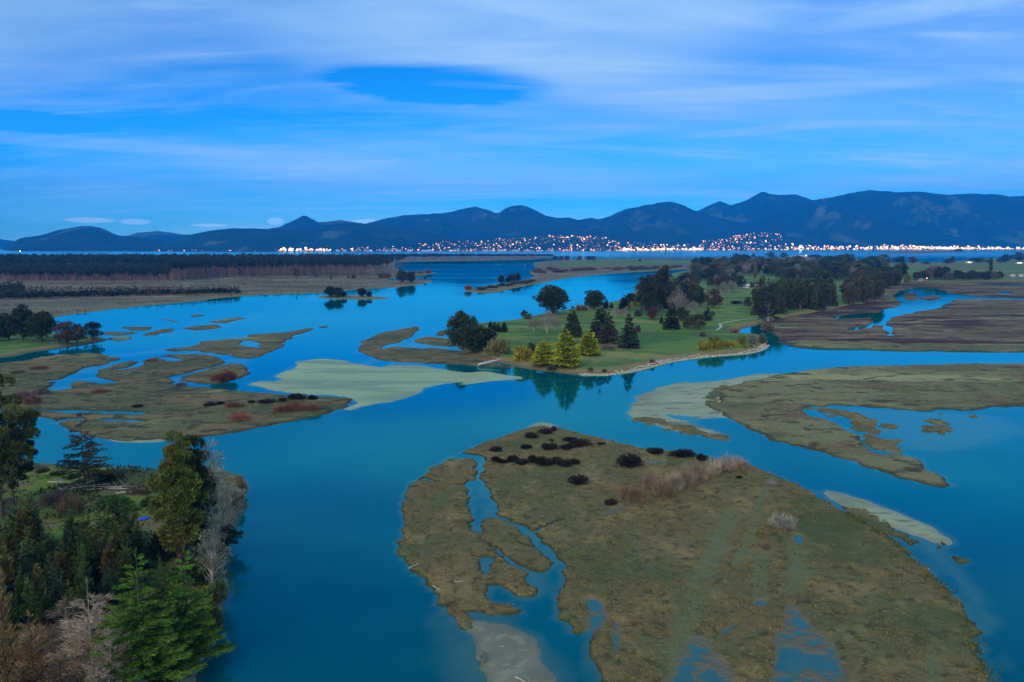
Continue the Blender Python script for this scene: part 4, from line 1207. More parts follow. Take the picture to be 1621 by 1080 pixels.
# hedgerow and farm trees
for i in range(26):
    u = 1450 + 130 * i / 25 + RNG.uniform(-2, 2)
    g = RNG.uniform() < .4
    P_('broadleaf', 'hedge_tree', u, 444 - RNG.uniform(0, 3), RNG.uniform(10, 15) + (6 if 1470 < u < 1500 else 0), RNG.uniform(11, 16), (.15, .135, .105) if g else (.048, .06, .03), ('grey' if g else 'dark') + ' tree in the long hedgerow beyond the river', group='hedgerow beyond the river', bark=GREY_BARK)
P_('poplar', 'poplar_tree', 1568, 432, 24, 6, DARK, 'slender dark poplar above the hedgerow')
for u, v, h, w, c, lab in ((1420, 417, 9, 14, DARK, 'dark shoreline tree left of the maroon pair'), (1427, 417, 11, 9, (.07, .04, .035), 'first of the maroon shoreline pair'), (1444, 417, 11, 13, (.14, .04, .045), 'second and redder of the maroon shoreline pair'),
                           (1500, 418, 8, 13, DARK, 'low dark tree of the shoreline pair by the inlet'), (1507, 417, 12, 8, DARK, 'upright dark tree of the shoreline pair by the inlet'), (1548, 416, 8, 24, DARK, 'wide low tree on the inlet shore'),
                           (1567, 420, 10, 8, DARK, 'small dark tree between the inlet and the poplar'), (1592, 416, 13, 16, DARK, 'dark tree before the bright far right shore'), (1612, 414, 14, 22, DARK, 'large dark tree at the far right edge'), (1583, 416, 7, 12, DARK, 'low dark tree left of the far right trees'),
                           (1466, 418, 4, 12, DARK, 'low hedge bush on the inlet shore')):
    P_('broadleaf', 'shore_tree', u, v, h, w, c, lab, group='trees along the inlet shore')
for u, v, h, w, c, lab in ((1126, 419, 8, 8, DARK, 'dark tree left of the far water mast'), (1013, 415, 5, 5, DARK, 'tiny dark tree on the spit field'), (1165, 408, 7, 10, DARK, 'dark tree on the thin mud bank'), (1193, 408, 6, 6, DARK, 'small dark tree on the thin mud bank'),
                           (1220, 408, 9, 14, DARK, 'larger dark tree on the thin mud bank'), (1240, 409, 9, 10, DARK, 'dark tree at the base of the far sand spit'), (1290, 409, 6, 20, (.05, .03, .03), 'dark low trees clump on the far sand spit'),
                           (1517, 399, 5, 16, DARK, 'low trees clump on the far islet'), (1310, 410, 5, 14, DARK, 'second low clump on the far sand spit')):
    P_('broadleaf', 'far_tree', u, v, h, w, c, lab, group='far trees by the inlet')
# --- the middle spit
P_('twig_bush', 'shrub', 741, 459, 11, 13, RED, 'rust red shrub on the tip of the middle spit', 'shrub')
for u, v, h, w, lab in ((780, 450, 14, 10, 'first dark tree on the middle spit'), (793, 448, 9, 8, 'lowest dark tree on the middle spit'), (801, 447, 12, 10, 'leaning round tree on the middle spit'),
                        (813, 447, 14, 7, 'left tree of the slim pair on the middle spit'), (820, 446, 14, 8, 'right tree of the slim pair on the middle spit')):
    P_('pine', 'spit_tree', u, v, h, w, (.035, .048, .03), lab, group='trees on the middle spit')
for i in range(26):
    f = i / 25
    P_('bush', 'shrub', 755 + 90 * f + RNG.uniform(-2, 2), 458 - 12 * f + RNG.uniform(-1, 2), RNG.uniform(3, 5), RNG.uniform(8, 13), (.07, .08, .035), 'low dark scrub along the middle spit', 'shrub', 'scrub along the middle spit')
for i in range(44):
    f = RNG.uniform()
    P_('twig_bush' if f > .2 else 'bush', 'shrub', 848 + 235 * f, 432 - 8 * f + RNG.uniform(-5, 2.5) * (1 - .6 * f), RNG.uniform(3, 5.5), RNG.uniform(12, 22), (.17, .10, .075) if RNG.uniform() < .65 else (.08, .095, .05), 'low brown scrub at the root of the middle spit', 'shrub', 'scrub at the root of the middle spit')
for u, c, lab in ((879, DARK, 'dark'), (888, MAROON, 'maroon'), (898, (.09, .05, .05), 'dull maroon'), (917, MAROON, 'isolated maroon'), (932, DARK, 'isolated dark'), (939, MAROON, 'rightmost maroon')):
    P_('broadleaf', 'field_tree', u, 412.5, 7.5, 9, c, lab + ' tree on the green spit field', group='trees on the spit field')
# --- left lagoon islets
for u, v, h, w, lab in ((524, 471, 18, 17, 'larger left tree'), (536, 471, 17, 14, 'second tree'), (544, 470, 9, 10, 'low third tree'), (573, 470, 14, 15, 'fourth tree'), (584, 470, 9, 9, 'rightmost low tree')):
    P_('pine', 'islet_tree', u, v, h, w, (.045, .06, .032), lab + ' on the slim sand bar island', group='trees on the sand bar island')
for u, v, h, w, lab in ((636, 448, 21, 15, 'left'), (650, 448, 20, 14, 'right')):
    P_('pine', 'islet_tree', u, v, h, w, (.06, .068, .036), lab + ' tree of the pair on the lagoon spit')
P_('tall_pine', 'small_tree', 673, 444, 7, 4, DARK, 'tiny tree near the end of the lagoon spit')
for u, v, h, w, lab in ((678, 433, 9, 11, 'rightmost'), (665, 433, 5, 12, 'low'), (655, 434, 7, 7, 'narrow'), (606, 441, 15, 16, 'wide'), (616, 441, 13, 12, 'tall')):
    P_('twig_bush', 'shrub', u, v, h, w, (.20, .10, .075), lab + ' rust red shrub on the lagoon spits', 'shrub', 'rust shrubs on the lagoon spits')
P_('bare_tree', 'bare_tree', 587, 442, 20, 15, (.23, .20, .16), 'grey bare tree in front of the plantation corner', bark=GREY_BARK)
for u, v, h, w, c, lab in ((469, 442, 29, 11, (.16, .12, .07), 'tallest brown conifer'), (480, 436, 10, 8, (.19, .14, .10), 'small brown conifer'), (524, 443, 12, 7, (.17, .13, .09), 'thin brown conifer'), (560, 442, 11, 8, (.17, .10, .08), 'reddish small conifer'),
                           (501, 440, 7, 6, (.16, .12, .08), 'lowest brown conifer'), (551, 441, 8, 6, (.15, .12, .08), 'stubby brown conifer'), (379, 436, 22, 8, (.20, .15, .10), 'left pale brown conifer')):
    P_('young_pine', 'young_conifer', u, v, h, w, c, lab + ' on the scrub before the plantation', group='conifers on the scrub')
# --- left bank trees
for u, v, h, w, kind, c, lab in ((-8, 540, 48, 40, 'pine', DARK, 'dark pine cut by the left edge of the picture'), (14, 539, 42, 30, 'pine', DARK, 'dark pine near the left edge on the bank'), (37, 540, 57, 36, 'pine', (.055, .065, .03), 'tallest pine on the left bank'),
                                 (66, 541, 48, 40, 'pine', DARK, 'spreading dark pine right of the tallest one'), (107, 546, 36, 42, 'broadleaf', (.095, .075, .04), 'brownish round tree on the left bank'),
                                 (124, 546, 30, 24, 'broadleaf', (.045, .06, .025), 'dark tree between the brownish tree and the last one'), (147, 539, 30, 27, 'broadleaf', (.03, .055, .025), 'last dark tree at the end of the left bank')):
    P_(kind, 'bank_tree', u, v, h, w, c, lab, group='trees on the left bank')
# --- the pine plantation
for i in range(150):
    f = i / 149
    u = -10 + 632 * f + RNG.uniform(-1.5, 1.5)
    v = 440 - 4 * f + RNG.uniform(-.8, .8) if u > 265 else 449 - RNG.uniform(0, 1)
    if u > 595:
        v = 436 - (u - 595) * .25
    P_('far_pine', 'plantation_pine', u, v, None, None, (.036, .054, .028), 'tall straight pine in the front row of the plantation', group='front row of the pine plantation', bark=PINK_BARK, h=RNG.uniform(28, 34) if u > 265 else RNG.uniform(19, 23), w=RNG.uniform(9, 12))
pts = []
edge = np.array([ground_at(u, v)[:2] for u, v in ((-700, 452), (-10, 449), (262, 447), (270, 440), (595, 436), (622, 429))])
for i in range(4600):
    q = RNG.uniform() ** 1.4
    u = RNG.uniform(-90, 640)
    d = 1330 + q * 860
    x = ux(u, d)
    fy = np.interp(x, edge[:, 0], edge[:, 1]) if u > 0 else 1360
    if d < fy + 12 or (u > 600 and d < 2100):
        continue
    tall = (RNG.uniform(28, 35) if (u > 265 or d > 1650) else RNG.uniform(18, 23))
    pts.append((x, d, .8, tall, RNG.uniform(13, 18)))
stand('pine_plantation', 'dense dark pine plantation along the far left bank', pts, 'stand_pine', (.032, .050, .026), PINK_BARK)
for i in range(105):
    f = i / 104
    u = -8 + 386 * f + RNG.uniform(-1, 1)
    br = .62 < f < .83
    P_('young_pine', 'young_pine', u, 475 - 11 * f + RNG.uniform(-.8, .8), (19 - 7 * f) * RNG.uniform(.8, 1.15), 9, (.14, .11, .055) if br and RNG.uniform() < .7 else (.042, .062, .028), 'young pine in the long shelter row before the plantation', group='shelter row before the plantation', bark=PINK_BARK)
for i in range(22):
    P_('young_pine', 'young_pine', RNG.uniform(-8, 36), RNG.uniform(459, 466), RNG.uniform(12, 17), 10, (.04, .06, .026), 'young pine in the block at the left end of the shelter row', group='block at the end of the shelter row')
pts = []
for i in range(420):
    u = 612 + 262 * RNG.uniform() ** .9
    dmin = 60 * F / (413 - 4 * (u - 612) / 262 - HORIZON)
    pts.append((ux(u, dmin + RNG.uniform(40, 330)), dmin + RNG.uniform(40, 330), 1.5, RNG.uniform(18, 24) * (1 - .35 * (u - 612) / 262), RNG.uniform(16, 24)))
stand('spit_wood', 'dark strip of wood on the far spit across the lagoon', pts, 'stand_pine', (.034, .05, .028), PINK_BARK)

# --- marsh shrubs
for u, v, h, w, lab in ((783, 729, 8, 20, 'left end'), (797, 732, 7, 19, 'second'), (812, 730, 11, 20, 'third'), (827, 734, 9, 24, 'fourth'), (846, 731, 13, 20, 'fifth'), (862, 735, 15, 26, 'sixth and highest'), (880, 732, 10, 22, 'seventh'), (893, 737, 12, 26, 'eighth'), (910, 733, 8, 18, 'right end')):
    P_('near_bush', 'dark_shrub', u, v, h, w, (.034, .028, .020), lab + ' shrub of the black shrub row on the marsh island', 'shrub', 'black shrub row on the marsh island')
for u, v, h, w, lab in ((787, 713, 6, 28, 'flat black shrub at the left above the row'), (831, 709, 7, 24, 'flat black shrub midway above the row'), (870, 710, 10, 28, 'black shrub right above the row'), (841, 692, 9, 22, 'black shrub below the sand tip'),
                        (864, 685, 8, 26, 'black shrub nearest the sand tip'), (877, 682, 9, 10, 'small upright black shrub at the sand tip'), (903, 698, 7, 26, 'black shrub on the upper right shore'), (919, 704, 10, 36, 'widest black shrub on the upper right shore'),
                        (900, 710, 8, 30, 'black shrub under the widest upper one'), (952, 704, 5, 13, 'tiny black shrub near the upper right shore'), (872, 698, 4, 9, 'tiniest black shrub amid the upper shrubs'), (1037, 716, 9, 28, 'black shrub on the shore before the grey thicket'),
                        (997, 736, 19, 43, 'big black shrub beside a blue pool'), (1081, 722, 12, 40, 'long black shrub behind the grey thicket'), (1112, 728, 12, 18, 'black shrub at the back of the grey thicket'), (916, 764, 13, 36, 'lone black shrub on open marsh'),
                        (967, 798, 9, 21, 'small dark shrub left of the grey thicket'), (1170, 757, 5, 11, 'small black shrub at the right end of the thicket')):
    P_('near_bush', 'dark_shrub', u, v, h, w, (.034, .028, .020), lab, 'shrub', 'black shrubs on the marsh island')
for u, v, h, w, c, lab in ((1000, 794, 34, 52, (.24, .16, .09), 'brownest'), (1029, 775, 38, 26, (.27, .21, .14), 'tall narrow'), (1050, 786, 37, 44, (.25, .165, .11), 'pinkish'), (1068, 777, 40, 32, (.34, .29, .215), 'pale'), (1086, 770, 40, 40, (.29, .215, .15), 'central'),
                           (1096, 754, 32, 34, (.35, .30, .22), 'rear pale'), (1108, 764, 38, 36, (.28, .20, .14), 'dusky'), (1128, 752, 36, 30, (.32, .26, .18), 'right middle'), (1150, 746, 36, 32, (.36, .29, .21), 'tallest right'), (1166, 744, 30, 26, (.33, .21, .15), 'reddest right'), (1178, 741, 18, 17, (.33, .24, .17), 'smallest right')):
    P_('near_twigs', 'bare_shrub', u, v, h, w, c, lab + ' shrub of the leafless thicket on the marsh island', 'shrub', 'leafless thicket on the marsh island')
P_('near_twigs', 'bare_shrub', 1238, 836, 30, 48, (.36, .34, .27), 'lone grey leafless shrub on the open marsh island', 'shrub')
P_('near_twigs', 'bare_shrub', 1222, 769, 11, 18, (.30, .25, .24), 'faint small leafless shrub near the island shore', 'shrub')
P_('near_bush', 'shrub', 1203, 845, 6, 14, (.24, .26, .03), 'small yellow green weed patch beside the lone grey shrub', 'shrub')
P_('near_bush', 'shrub', 1177, 774, 6, 8, (.28, .27, .05), 'small yellow weed tuft below the thicket end', 'shrub')
for u, v, h, w, c, lab in ((346, 606, 17, 26, RED, 'left of the red thicket on the creek islet'), (362, 605, 24, 34, (.22, .085, .06), 'highest of the red thicket on the creek islet'), (379, 603, 19, 28, RED, 'right of the red thicket on the creek islet'), (287, 611, 8, 20, RED, 'small red shrub beside the creek bend'),
                           (157, 622, 10, 28, RED, 'red shrub in the middle of the left marsh'), (40, 634, 25, 36, (.20, .13, .11), 'big grey brown shrub at the left marsh edge'), (52, 640, 20, 30, (.18, .085, .07), 'red brown shrub before the big grey brown one'), (66, 623, 12, 28, (.17, .11, .10), 'flat grey shrub behind the big grey brown one'),
                           (62, 584, 8, 29, (.19, .08, .06), 'flat red shrub at the top of the left marsh'), (28, 591, 8, 23, (.17, .09, .07), 'second flat red shrub at the top of the left marsh'), (372, 644, 10, 34, (.22, .10, .065), 'wide red shrub near the dark bushes'),
                           (380, 666, 18, 34, (.26, .10, .06), 'round red shrub close to the southern shore'), (446, 651, 14, 32, (.23, .10, .065), 'left part of the long red thicket on the point'), (468, 650, 19, 42, (.23, .09, .06), 'centre of the long red thicket on the point'), (494, 649, 15, 34, (.25, .11, .07), 'right part of the long red thicket on the point'),
                           (240, 572, 8, 18, (.18, .10, .06), 'brown shrub at the mouth of the branching creek')):
    P_('near_twigs', 'red_shrub', u, v, h, w, c, lab, 'shrub', 'red shrubs on the left marsh')
for u, v, h, w, lab in ((332, 642, 6, 20, 'first black bush left of the wide red shrub'), (349, 640, 6, 14, 'second black bush left of the wide red shrub'), (398, 638, 6, 11, 'tiny black bush right of the wide red shrub'), (423, 637, 6, 27, 'long low black bush near the marsh point'),
                        (447, 635, 7, 13, 'black bush above the long red thicket'), (470, 631, 9, 30, 'largest black bush above the long red thicket'), (496, 632, 8, 16, 'last black bush toward the marsh point'), (218, 644, 5, 17, 'black bush by the little ponds')):
    P_('near_bush', 'dark_shrub', u, v, h, w, (.03, .024, .02), lab, 'shrub', 'black bushes on the left marsh')

# --- foreground trees
P_('near_pine', 'tall_pine', 288, 905, 228, 84, (.14, .155, .026), 'tall olive green pine rising over the near bank', var=0)
P_('near_pine', 'tall_pine', 312, 888, 218, 66, (.055, .075, .022), 'darker twin behind the tall olive pine', var=1)
P_('near_dead', 'dying_tree', 340, 890, 205, 66, (.36, .35, .26), 'grey lichen covered dying tree on the edge of the near bank', bark=PALE_BARK, var=0)
P_('near_dead', 'dying_tree', 362, 852, 100, 58, (.30, .28, .19), 'lower grey tree leaning out over the water', bark=PALE_BARK, var=1)
P_('near_dead', 'dying_tree', 338, 935, 110, 54, (.24, .25, .17), 'grey green dying tree at the foot of the tall pine', bark=PALE_BARK, var=2)
P_('near_spread_pine', 'small_pine', 357, 872, 42, 54, (.05, .075, .028), 'small dark tree hanging over the water')
P_('near_spruce', 'spruce_tree', 135, 772, 124, 84, (.14, .105, .05), 'bare tiered brown spruce standing alone by the water', bark=(.16, .115, .08, 1))
P_('near_spread_pine', 'pine_tree', 2, 815, 232, 118, (.12, .12, .025), 'large spreading pine cut by the left edge of the picture')
P_('near_spread_pine', 'pine_tree', 22, 800, 130, 72, (.055, .062, .024), 'lower dark pine beside the large left edge pine')
P_('near_fir', 'green_conifer', 226, 1082, 222, 142, (.10, .205, .024), 'bright green conifer at the bottom with a pointed top', var=0)
P_('near_fir', 'green_conifer', 262, 1060, 190, 96, (.095, .19, .024), 'bright green conifer behind the pointed one', var=1)
P_('near_fir', 'green_conifer', 300, 1048, 192, 104, (.10, .19, .026), 'darker green conifer nearest the bank edge', var=0)
P_('near_bare', 'bare_tree', 148, 1078, 165, 110, (.40, .31, .22), 'grey brown leafless tree fanning out in the bottom corner', bark=(.34, .30, .25, 1))
P_('near_brown', 'brown_conifer', 12, 1095, 225, 44, (.30, .19, .075), 'tall thin brown dying conifer in the bottom left corner')
P_('near_brown', 'brown_conifer', 55, 1100, 140, 62, (.27, .16, .08), 'wide rusty brown conifer in the bottom left corner')
P_('near_brown', 'brown_conifer', 98, 1130, 110, 60, (.22, .15, .09), 'low brown conifer under the leafless tree')
P_('near_brown', 'brown_conifer', 160, 1150, 100, 80, (.20, .155, .11), 'grey brown conifer along the bottom edge')
P_('near_bare', 'bare_tree', 110, 1050, 112, 84, (.26, .17, .11), 'rusty leafless tree behind the grey brown one', bark=(.26, .2, .15, 1))
P_('near_bare', 'bare_tree', 180, 1110, 120, 90, (.24, .185, .14), 'brown leafless tree below the bright green conifer', bark=(.26, .2, .15, 1))
P_('near_twigs', 'brown_shrub', 120, 1075, 48, 80, (.20, .14, .10), 'brown bramble shrub at the foot of the leafless trees', 'shrub')
P_('near_twigs', 'brown_shrub', 60, 1020, 40, 60, (.15, .11, .08), 'dark bramble shrub between the brown conifers', 'shrub')
P_('near_dead', 'dead_sapling', 186, 902, 40, 18, (.42, .38, .30), 'pale dead sapling among the young pines', bark=PALE_BARK)
P_('near_dead', 'dead_sapling', 205, 862, 44, 24, (.20, .15, .11), 'brown dead sapling above the pale one')
P_('near_twigs', 'brown_shrub', 112, 818, 50, 44, (.14, .10, .065), 'dark brown shrub rising behind the young pines', 'shrub')
P_('near_twigs', 'brown_shrub', 85, 796, 26, 44, (.15, .11, .08), 'brown bramble shrub beside the fallen timber', 'shrub')
for i in range(84):
    u = RNG.uniform(-15, 222)
    v = RNG.uniform(868, 1010)
    if u > 150 and v > 960:
        v -= 70
    k = RNG.uniform()
    c = (.075, .12, .034) if k < .55 else (.05, .09, .042) if k < .75 else (.16, .135, .04)
    P_('near_young', 'young_pine', u, v, RNG.uniform(66, 98) * (1 + (v - 900) * .001), RNG.uniform(26, 38), c, ('dark green' if k < .55 else 'blue green' if k < .75 else 'brown tipped') + ' young pine in the dense thicket on the near bank', group='young pine thicket on the near bank')
for u, v, h, w, c, lab in ((178, 805, 24, 56, (.05, .13, .025), 'bright green shrub on the near bank'), (205, 808, 18, 38, (.05, .12, .026), 'right end of the bright green shrub'), (236, 800, 16, 26, (.06, .10, .03), 'dark green shrub left of the tall pine'),
                           (255, 812, 30, 34, (.075, .11, .028), 'green shrub at the foot of the tall pine'), (68, 748, 9, 20, DARK, 'low dark shrub on the northern shore of the bank'), (90, 752, 8, 24, (.05, .08, .03), 'second low shrub on the northern shore'),
                           (165, 758, 13, 36, (.035, .06, .028), 'dark green shrub under the brown spruce'), (188, 757, 13, 18, (.15, .115, .06), 'brown shrub right of the brown spruce'), (225, 778, 12, 46, (.10, .085, .055), 'grey brown bramble across the bank'),
                           (345, 1000, 60, 40, (.10, .13, .035), 'olive shrub on the bank edge beside the green conifers'), (352, 960, 40, 34, (.09, .12, .04), 'shrub on the steep bank edge'), (268, 880, 50, 60, (.04, .06, .024), 'dark shrub under the tall olive pine'),
                           (310, 920, 44, 60, (.045, .065, .025), 'dark shrub under the dying trees'), (382, 775, 26, 26, (.20, .18, .09), 'straw coloured shrub on the bank corner'), (372, 800, 26, 30, (.24, .22, .14), 'grey shrub below the bank corner')):
    P_('near_bush', 'shrub', u, v, h, w, c, lab, 'shrub', 'shrubs on the near bank')

# --- ground cover nobody could count
rng = np.random.default_rng(91)
ob, gx_, gy_, hg = LANDS[0]
n = 60000
x, y = rng.uniform(gx_[0], gx_[-1], n), gy_[0] + (gy_[-1] - gy_[0]) * rng.uniform(0, 1, n) ** 1.7
i_, j_ = ((x - gx_[0]) / (gx_[1] - gx_[0])).astype(int), ((y - gy_[0]) / (gy_[1] - gy_[0])).astype(int)
z = hg[np.clip(i_, 0, hg.shape[0] - 1), np.clip(j_, 0, hg.shape[1] - 1)]
ok = (z > .25) & (fbm(x * .15, y * .15, 55, 4) > -.05)
P3 = np.column_stack((x, y, z - .03))[ok]
D3 = unit(np.column_stack((rng.normal(0, .5, (len(P3), 2)), np.ones(len(P3)))))
o = mesh_obj('marsh_grass', *cards(P3, D3, .34, .22, rng), M['foliage'], None, False)
o.color = (.22, .175, .07, 1)
tag(o, 'short tawny rushes covering the marsh island', kind='stuff')
pts3, ed = [], world_line([(1341, 811), (1382, 840), (1410, 852), (1435, 876), (1471, 909), (1504, 942), (1524, 974), (1550, 998), (1540, 1015), (1562, 1060), (1573, 1084), (1588, 1110)], False, 1)
for a, b in zip(ed[:-1], ed[1:]):
    m = int(np.linalg.norm(b - a) * 20)
    t = rng.uniform(0, 1, (m, 1))
    q = a + (b - a) * t + rng.normal(0, .9, (m, 2)) + np.array((-.5, -.3))
    pts3 += [(px, py, max(zat(px, py), -.05)) for px, py in q if fbm(np.array([px * .4]), np.array([py * .4]), 8, 3)[0] > -.1]
P3 = np.array(pts3)
D3 = unit(np.column_stack((rng.normal(0, .6, (len(P3), 2)), np.ones(len(P3)))))
o = mesh_obj('shore_weed', *cards(P3, D3, .42, .24, rng), M['foliage'], None, False)
o.color = (.12, .14, .03, 1)
tag(o, 'ragged green weed along the right shore of the marsh island', kind='stuff')
ob, gx_, gy_, hg = LANDS[-1]
n = 26000
x, y = rng.uniform(gx_[0], gx_[-1], n), rng.uniform(gy_[0], gy_[-1], n)
i_, j_ = ((x - gx_[0]) / (gx_[1] - gx_[0])).astype(int), ((y - gy_[0]) / (gy_[1] - gy_[0])).astype(int)
z = hg[np.clip(i_, 0, hg.shape[0] - 1), np.clip(j_, 0, hg.shape[1] - 1)]
ok = (z > .8) & ((fbm(x * .12, y * .12, 56, 4) > .16) | (y < 150))
P3 = np.column_stack((x, y, z - .03))[ok]
D3 = unit(np.column_stack((rng.normal(0, .7, (len(P3), 2)), np.ones(len(P3)))))
o = mesh_obj('undergrowth', *cards(P3, D3, 1.0, .45, rng), M['foliage'], None, False)
o.color = (.055, .07, .025, 1)
tag(o, 'dark bramble undergrowth on the near bank', kind='stuff')

ob, gx_, gy_, hg = [L for L in LANDS if L[0].name == 'left_bank'][0]
n = 90000
x, y = rng.uniform(-1500, 0, n), rng.uniform(700, 1650, n)
i_, j_ = ((x - gx_[0]) / (gx_[1] - gx_[0])).astype(int), ((y - gy_[0]) / (gy_[1] - gy_[0])).astype(int)
z = hg[np.clip(i_, 0, hg.shape[0] - 1), np.clip(j_, 0, hg.shape[1] - 1)]
ok = (z > .75) & (fbm(x * .006, y * .018, 58, 5, .6) > .10)
P3 = np.column_stack((x, y, z - .05))[ok]
D3 = unit(np.column_stack((rng.normal(0, .7, (len(P3), 2)), np.ones(len(P3)))))
o = mesh_obj('scrub', *cards(P3, D3, 1.7, 1.3, rng), M['foliage'], None, False)
o.color = (.15, .125, .065, 1)
tag(o, 'patchy low scrub over the far left flats', kind='stuff')
# ------------------------------------------------------------------ stones, timber, path
def plain(name, col, rough=.8, spec=.2, var=.25, sc=2.0):
    t = NT(name)
    return t.done(t.mix(t.noise(sc, 4, .6), tuple(c * (1 - var) for c in col), tuple(min(c * (1 + var), 1) for c in col)), rough, spec)


M['stone'] = plain('stone', (.50, .46, .33), .85, .2, .45, .9)
M['drift'] = plain('drift', (.50, .46, .38), .8, .2, .3, 3.0)
M['white_wall'] = plain('white_wall', (.80, .80, .76), .7, .2, .05, .5)
M['dark_roof'] = plain('dark_roof', (.10, .10, .11), .7, .2, .2, 1.0)
M['grey_roof'] = plain('grey_roof', (.42, .42, .42), .6, .3, .1, 1.0)
M['glass'] = plain('glass', (.03, .04, .05), .1, .5, .1, 1.0)
M['gravel'] = plain('gravel', (.50, .48, .40), .9, .1, .2, 1.0)
M['tarp'] = plain('tarp', (.01, .10, .75), .5, .3, .2, 3.0)
M['metal'] = plain('metal', (.30, .28, .28), .5, .4, .1, 1.0)

CUBE = np.array([[x, y, z] for x in (-1, 1) for y in (-1, 1) for z in (-1, 1)], float)
CQ = np.array([[0, 1, 3, 2], [4, 6, 7, 5], [0, 4, 5, 1], [2, 3, 7, 6], [0, 2, 6, 4], [1, 5, 7, 3]])


def box(c, s):
    return CUBE * np.asarray(s) / 2 + np.asarray(c), CQ


line = world_line([(918, 594), (940, 594.5), (967, 594), (1007, 588), (1053, 575), (1080, 570), (1130, 564), (1180, 561), (1206, 555), (1215, 547)], False, 2)
seg = np.linalg.norm(np.diff(line, axis=0), axis=1)
cum = np.concatenate(([0], np.cumsum(seg)))
stones = []
rng = np.random.default_rng(77)
for i in range(1900):
    s = rng.uniform(0, cum[-1])
    x, y = np.interp(s, cum, line[:, 0]), np.interp(s, cum, line[:, 1])
    j = min(np.searchsorted(cum, s), len(line) - 1)
    t = line[j] - line[max(j - 1, 0)]
    nrm = np.array((-t[1], t[0])) / max(np.linalg.norm(t), 1e-6)
    f = rng.uniform(-.4, 1)
    x, y = x + nrm[0] * f * 2.5, y + nrm[1] * f * 2.5
    r = rng.uniform(.22, .62)
    v = CUBE * rng.uniform(.55, 1.0, (8, 3)) * r * np.array((1.2, 1, .75))
    a = rng.uniform(0, 6.28)
    v = np.column_stack((v[:, 0] * math.cos(a) - v[:, 1] * math.sin(a), v[:, 0] * math.sin(a) + v[:, 1] * math.cos(a), v[:, 2]))
    stones.append((v + np.array((x, y, max(zat(x, y), 0) + r * .15)), CQ))
tag(mesh_obj('stones', *join(stones), M['stone'], None, False), 'pale rubble stones facing the shore of the golf headland', kind='stuff')

pth = world_line([(1134, 528), (1143, 522.5), (1137, 518.5), (1149, 515.5), (1168, 511.5), (1199, 508.5)], False, 3)
dense = []
for a, b in zip(pth[:-1], pth[1:]):
    n = max(2, int(np.linalg.norm(b - a) / 2))
    dense += [a + (b - a) * k / n for k in range(n)]
dense = np.array(dense + [pth[-1]])
tn = unit(np.gradient(dense, axis=0))
nr = np.column_stack((-tn[:, 1], tn[:, 0]))
Lp, Rp = dense + nr * .9, dense - nr * .9
V = np.array([[p[0], p[1], zat(p[0], p[1]) + .10] for pr in zip(Lp, Rp) for p in pr])
Q = np.array([[2 * i, 2 * i + 1, 2 * i + 3, 2 * i + 2] for i in range(len(dense) - 1)])
tag(mesh_obj('path', V, Q, M['gravel']), 'pale winding cart path across the golf lawn', kind='structure')


def log(u, v, L, ang, r, label, group=None, lift=0.0, seed=1, stub=True):
    rng = np.random.default_rng(seed)
    p = ground_at(u, v)
    n = 7
    t = np.linspace(-.5, .5, n)
    pts = np.column_stack((t * L * math.cos(ang), t * L * math.sin(ang), r * .7 + np.linspace(0, lift, n))) + np.column_stack((rng.normal(0, L * .012, (n, 2)), np.zeros(n)))
    rr = r * np.linspace(1.15, .55, n)
    parts = [tubes(pts[:-1], pts[1:], rr[:-1], rr[1:], 7)]
    if stub:
        for k in range(3):
            i = rng.integers(2, n - 1)
            parts.append(tubes([pts[i]], [pts[i] + np.array((rng.normal(0, .12) * L, rng.normal(0, .12) * L, rng.uniform(.04, .14) * L))], rr[i] * .5, rr[i] * .2, 5))
    o = mesh_obj('driftwood_log', *join(parts), M['drift'])
    o.location = p
    return tag(o, label, 'log', group)


log(648, 899, 2.4, .9, .12, 'white driftwood log stranded on the left edge of the marsh island', seed=2)
log(692, 932, 3.0, -.9, .10, 'crooked pale log where the marsh edge meets the mud', seed=3)
log(872, 1068, 4.6, -.75, .11, 'long white log lying on the grey mud point', seed=4)
log(726, 921, 1.6, .1, .08, 'short pale log on the marsh above the creek mouth', seed=5)
log(760, 586, 13, .5, .7, 'stranded driftwood log on the pale mud flat', lift=2.0, seed=6)
for i, (u, v, L, a, lf, lab) in enumerate(((100, 766, 9, -.25, .6, 'leftmost pale log of the fallen timber'), (122, 771, 8, .5, .9, 'log slanting up from the fallen timber'), (132, 773, 10, .25, .5, 'second slanting log of the fallen timber'), (150, 776, 12, .05, .3, 'front log of the fallen timber'),
                                          (170, 772, 14, -.08, .3, 'longest log of the fallen timber'), (190, 775, 9, -.2, .2, 'right hand log of the fallen timber'), (210, 780, 7, .15, .2, 'last short log of the fallen timber'), (250, 868, 6, .1, .7, 'bent pale branch beside the tall pine'))):
    log(u, v, L, a, .16, lab, 'fallen timber on the near bank', lf, 20 + i)
o = plant('near_bare', 'dead_branch', 762, 1052, 30, 22, (.36, .34, .30), 'tangled grey dead branch stranded on the mud point', 'branch', bark=(.42, .40, .36, 1))
o.rotation_euler = (math.radians(72), 0, math.radians(160))
o.location.z += .3

p = ground_at(229, 822)
g = np.linspace(-.9, .9, 9)
X, Y = np.meshgrid(g * .9, g * 1.2, indexing='ij')
used, q = grid_faces(np.ones(X.shape, bool))
o = mesh_obj('tarpaulin', np.stack((X.ravel() + .35 * Y.ravel(), Y.ravel(), .10 + .07 * fbm(X.ravel() * 2, Y.ravel() * 2, 9)), 1), q, M['tarp'])
o.location = (p[0], p[1], p[2] + .12)
tag(o, 'small blue tarpaulin lying on the grass of the near bank', 'tarpaulin')

# ------------------------------------------------------------------ buildings


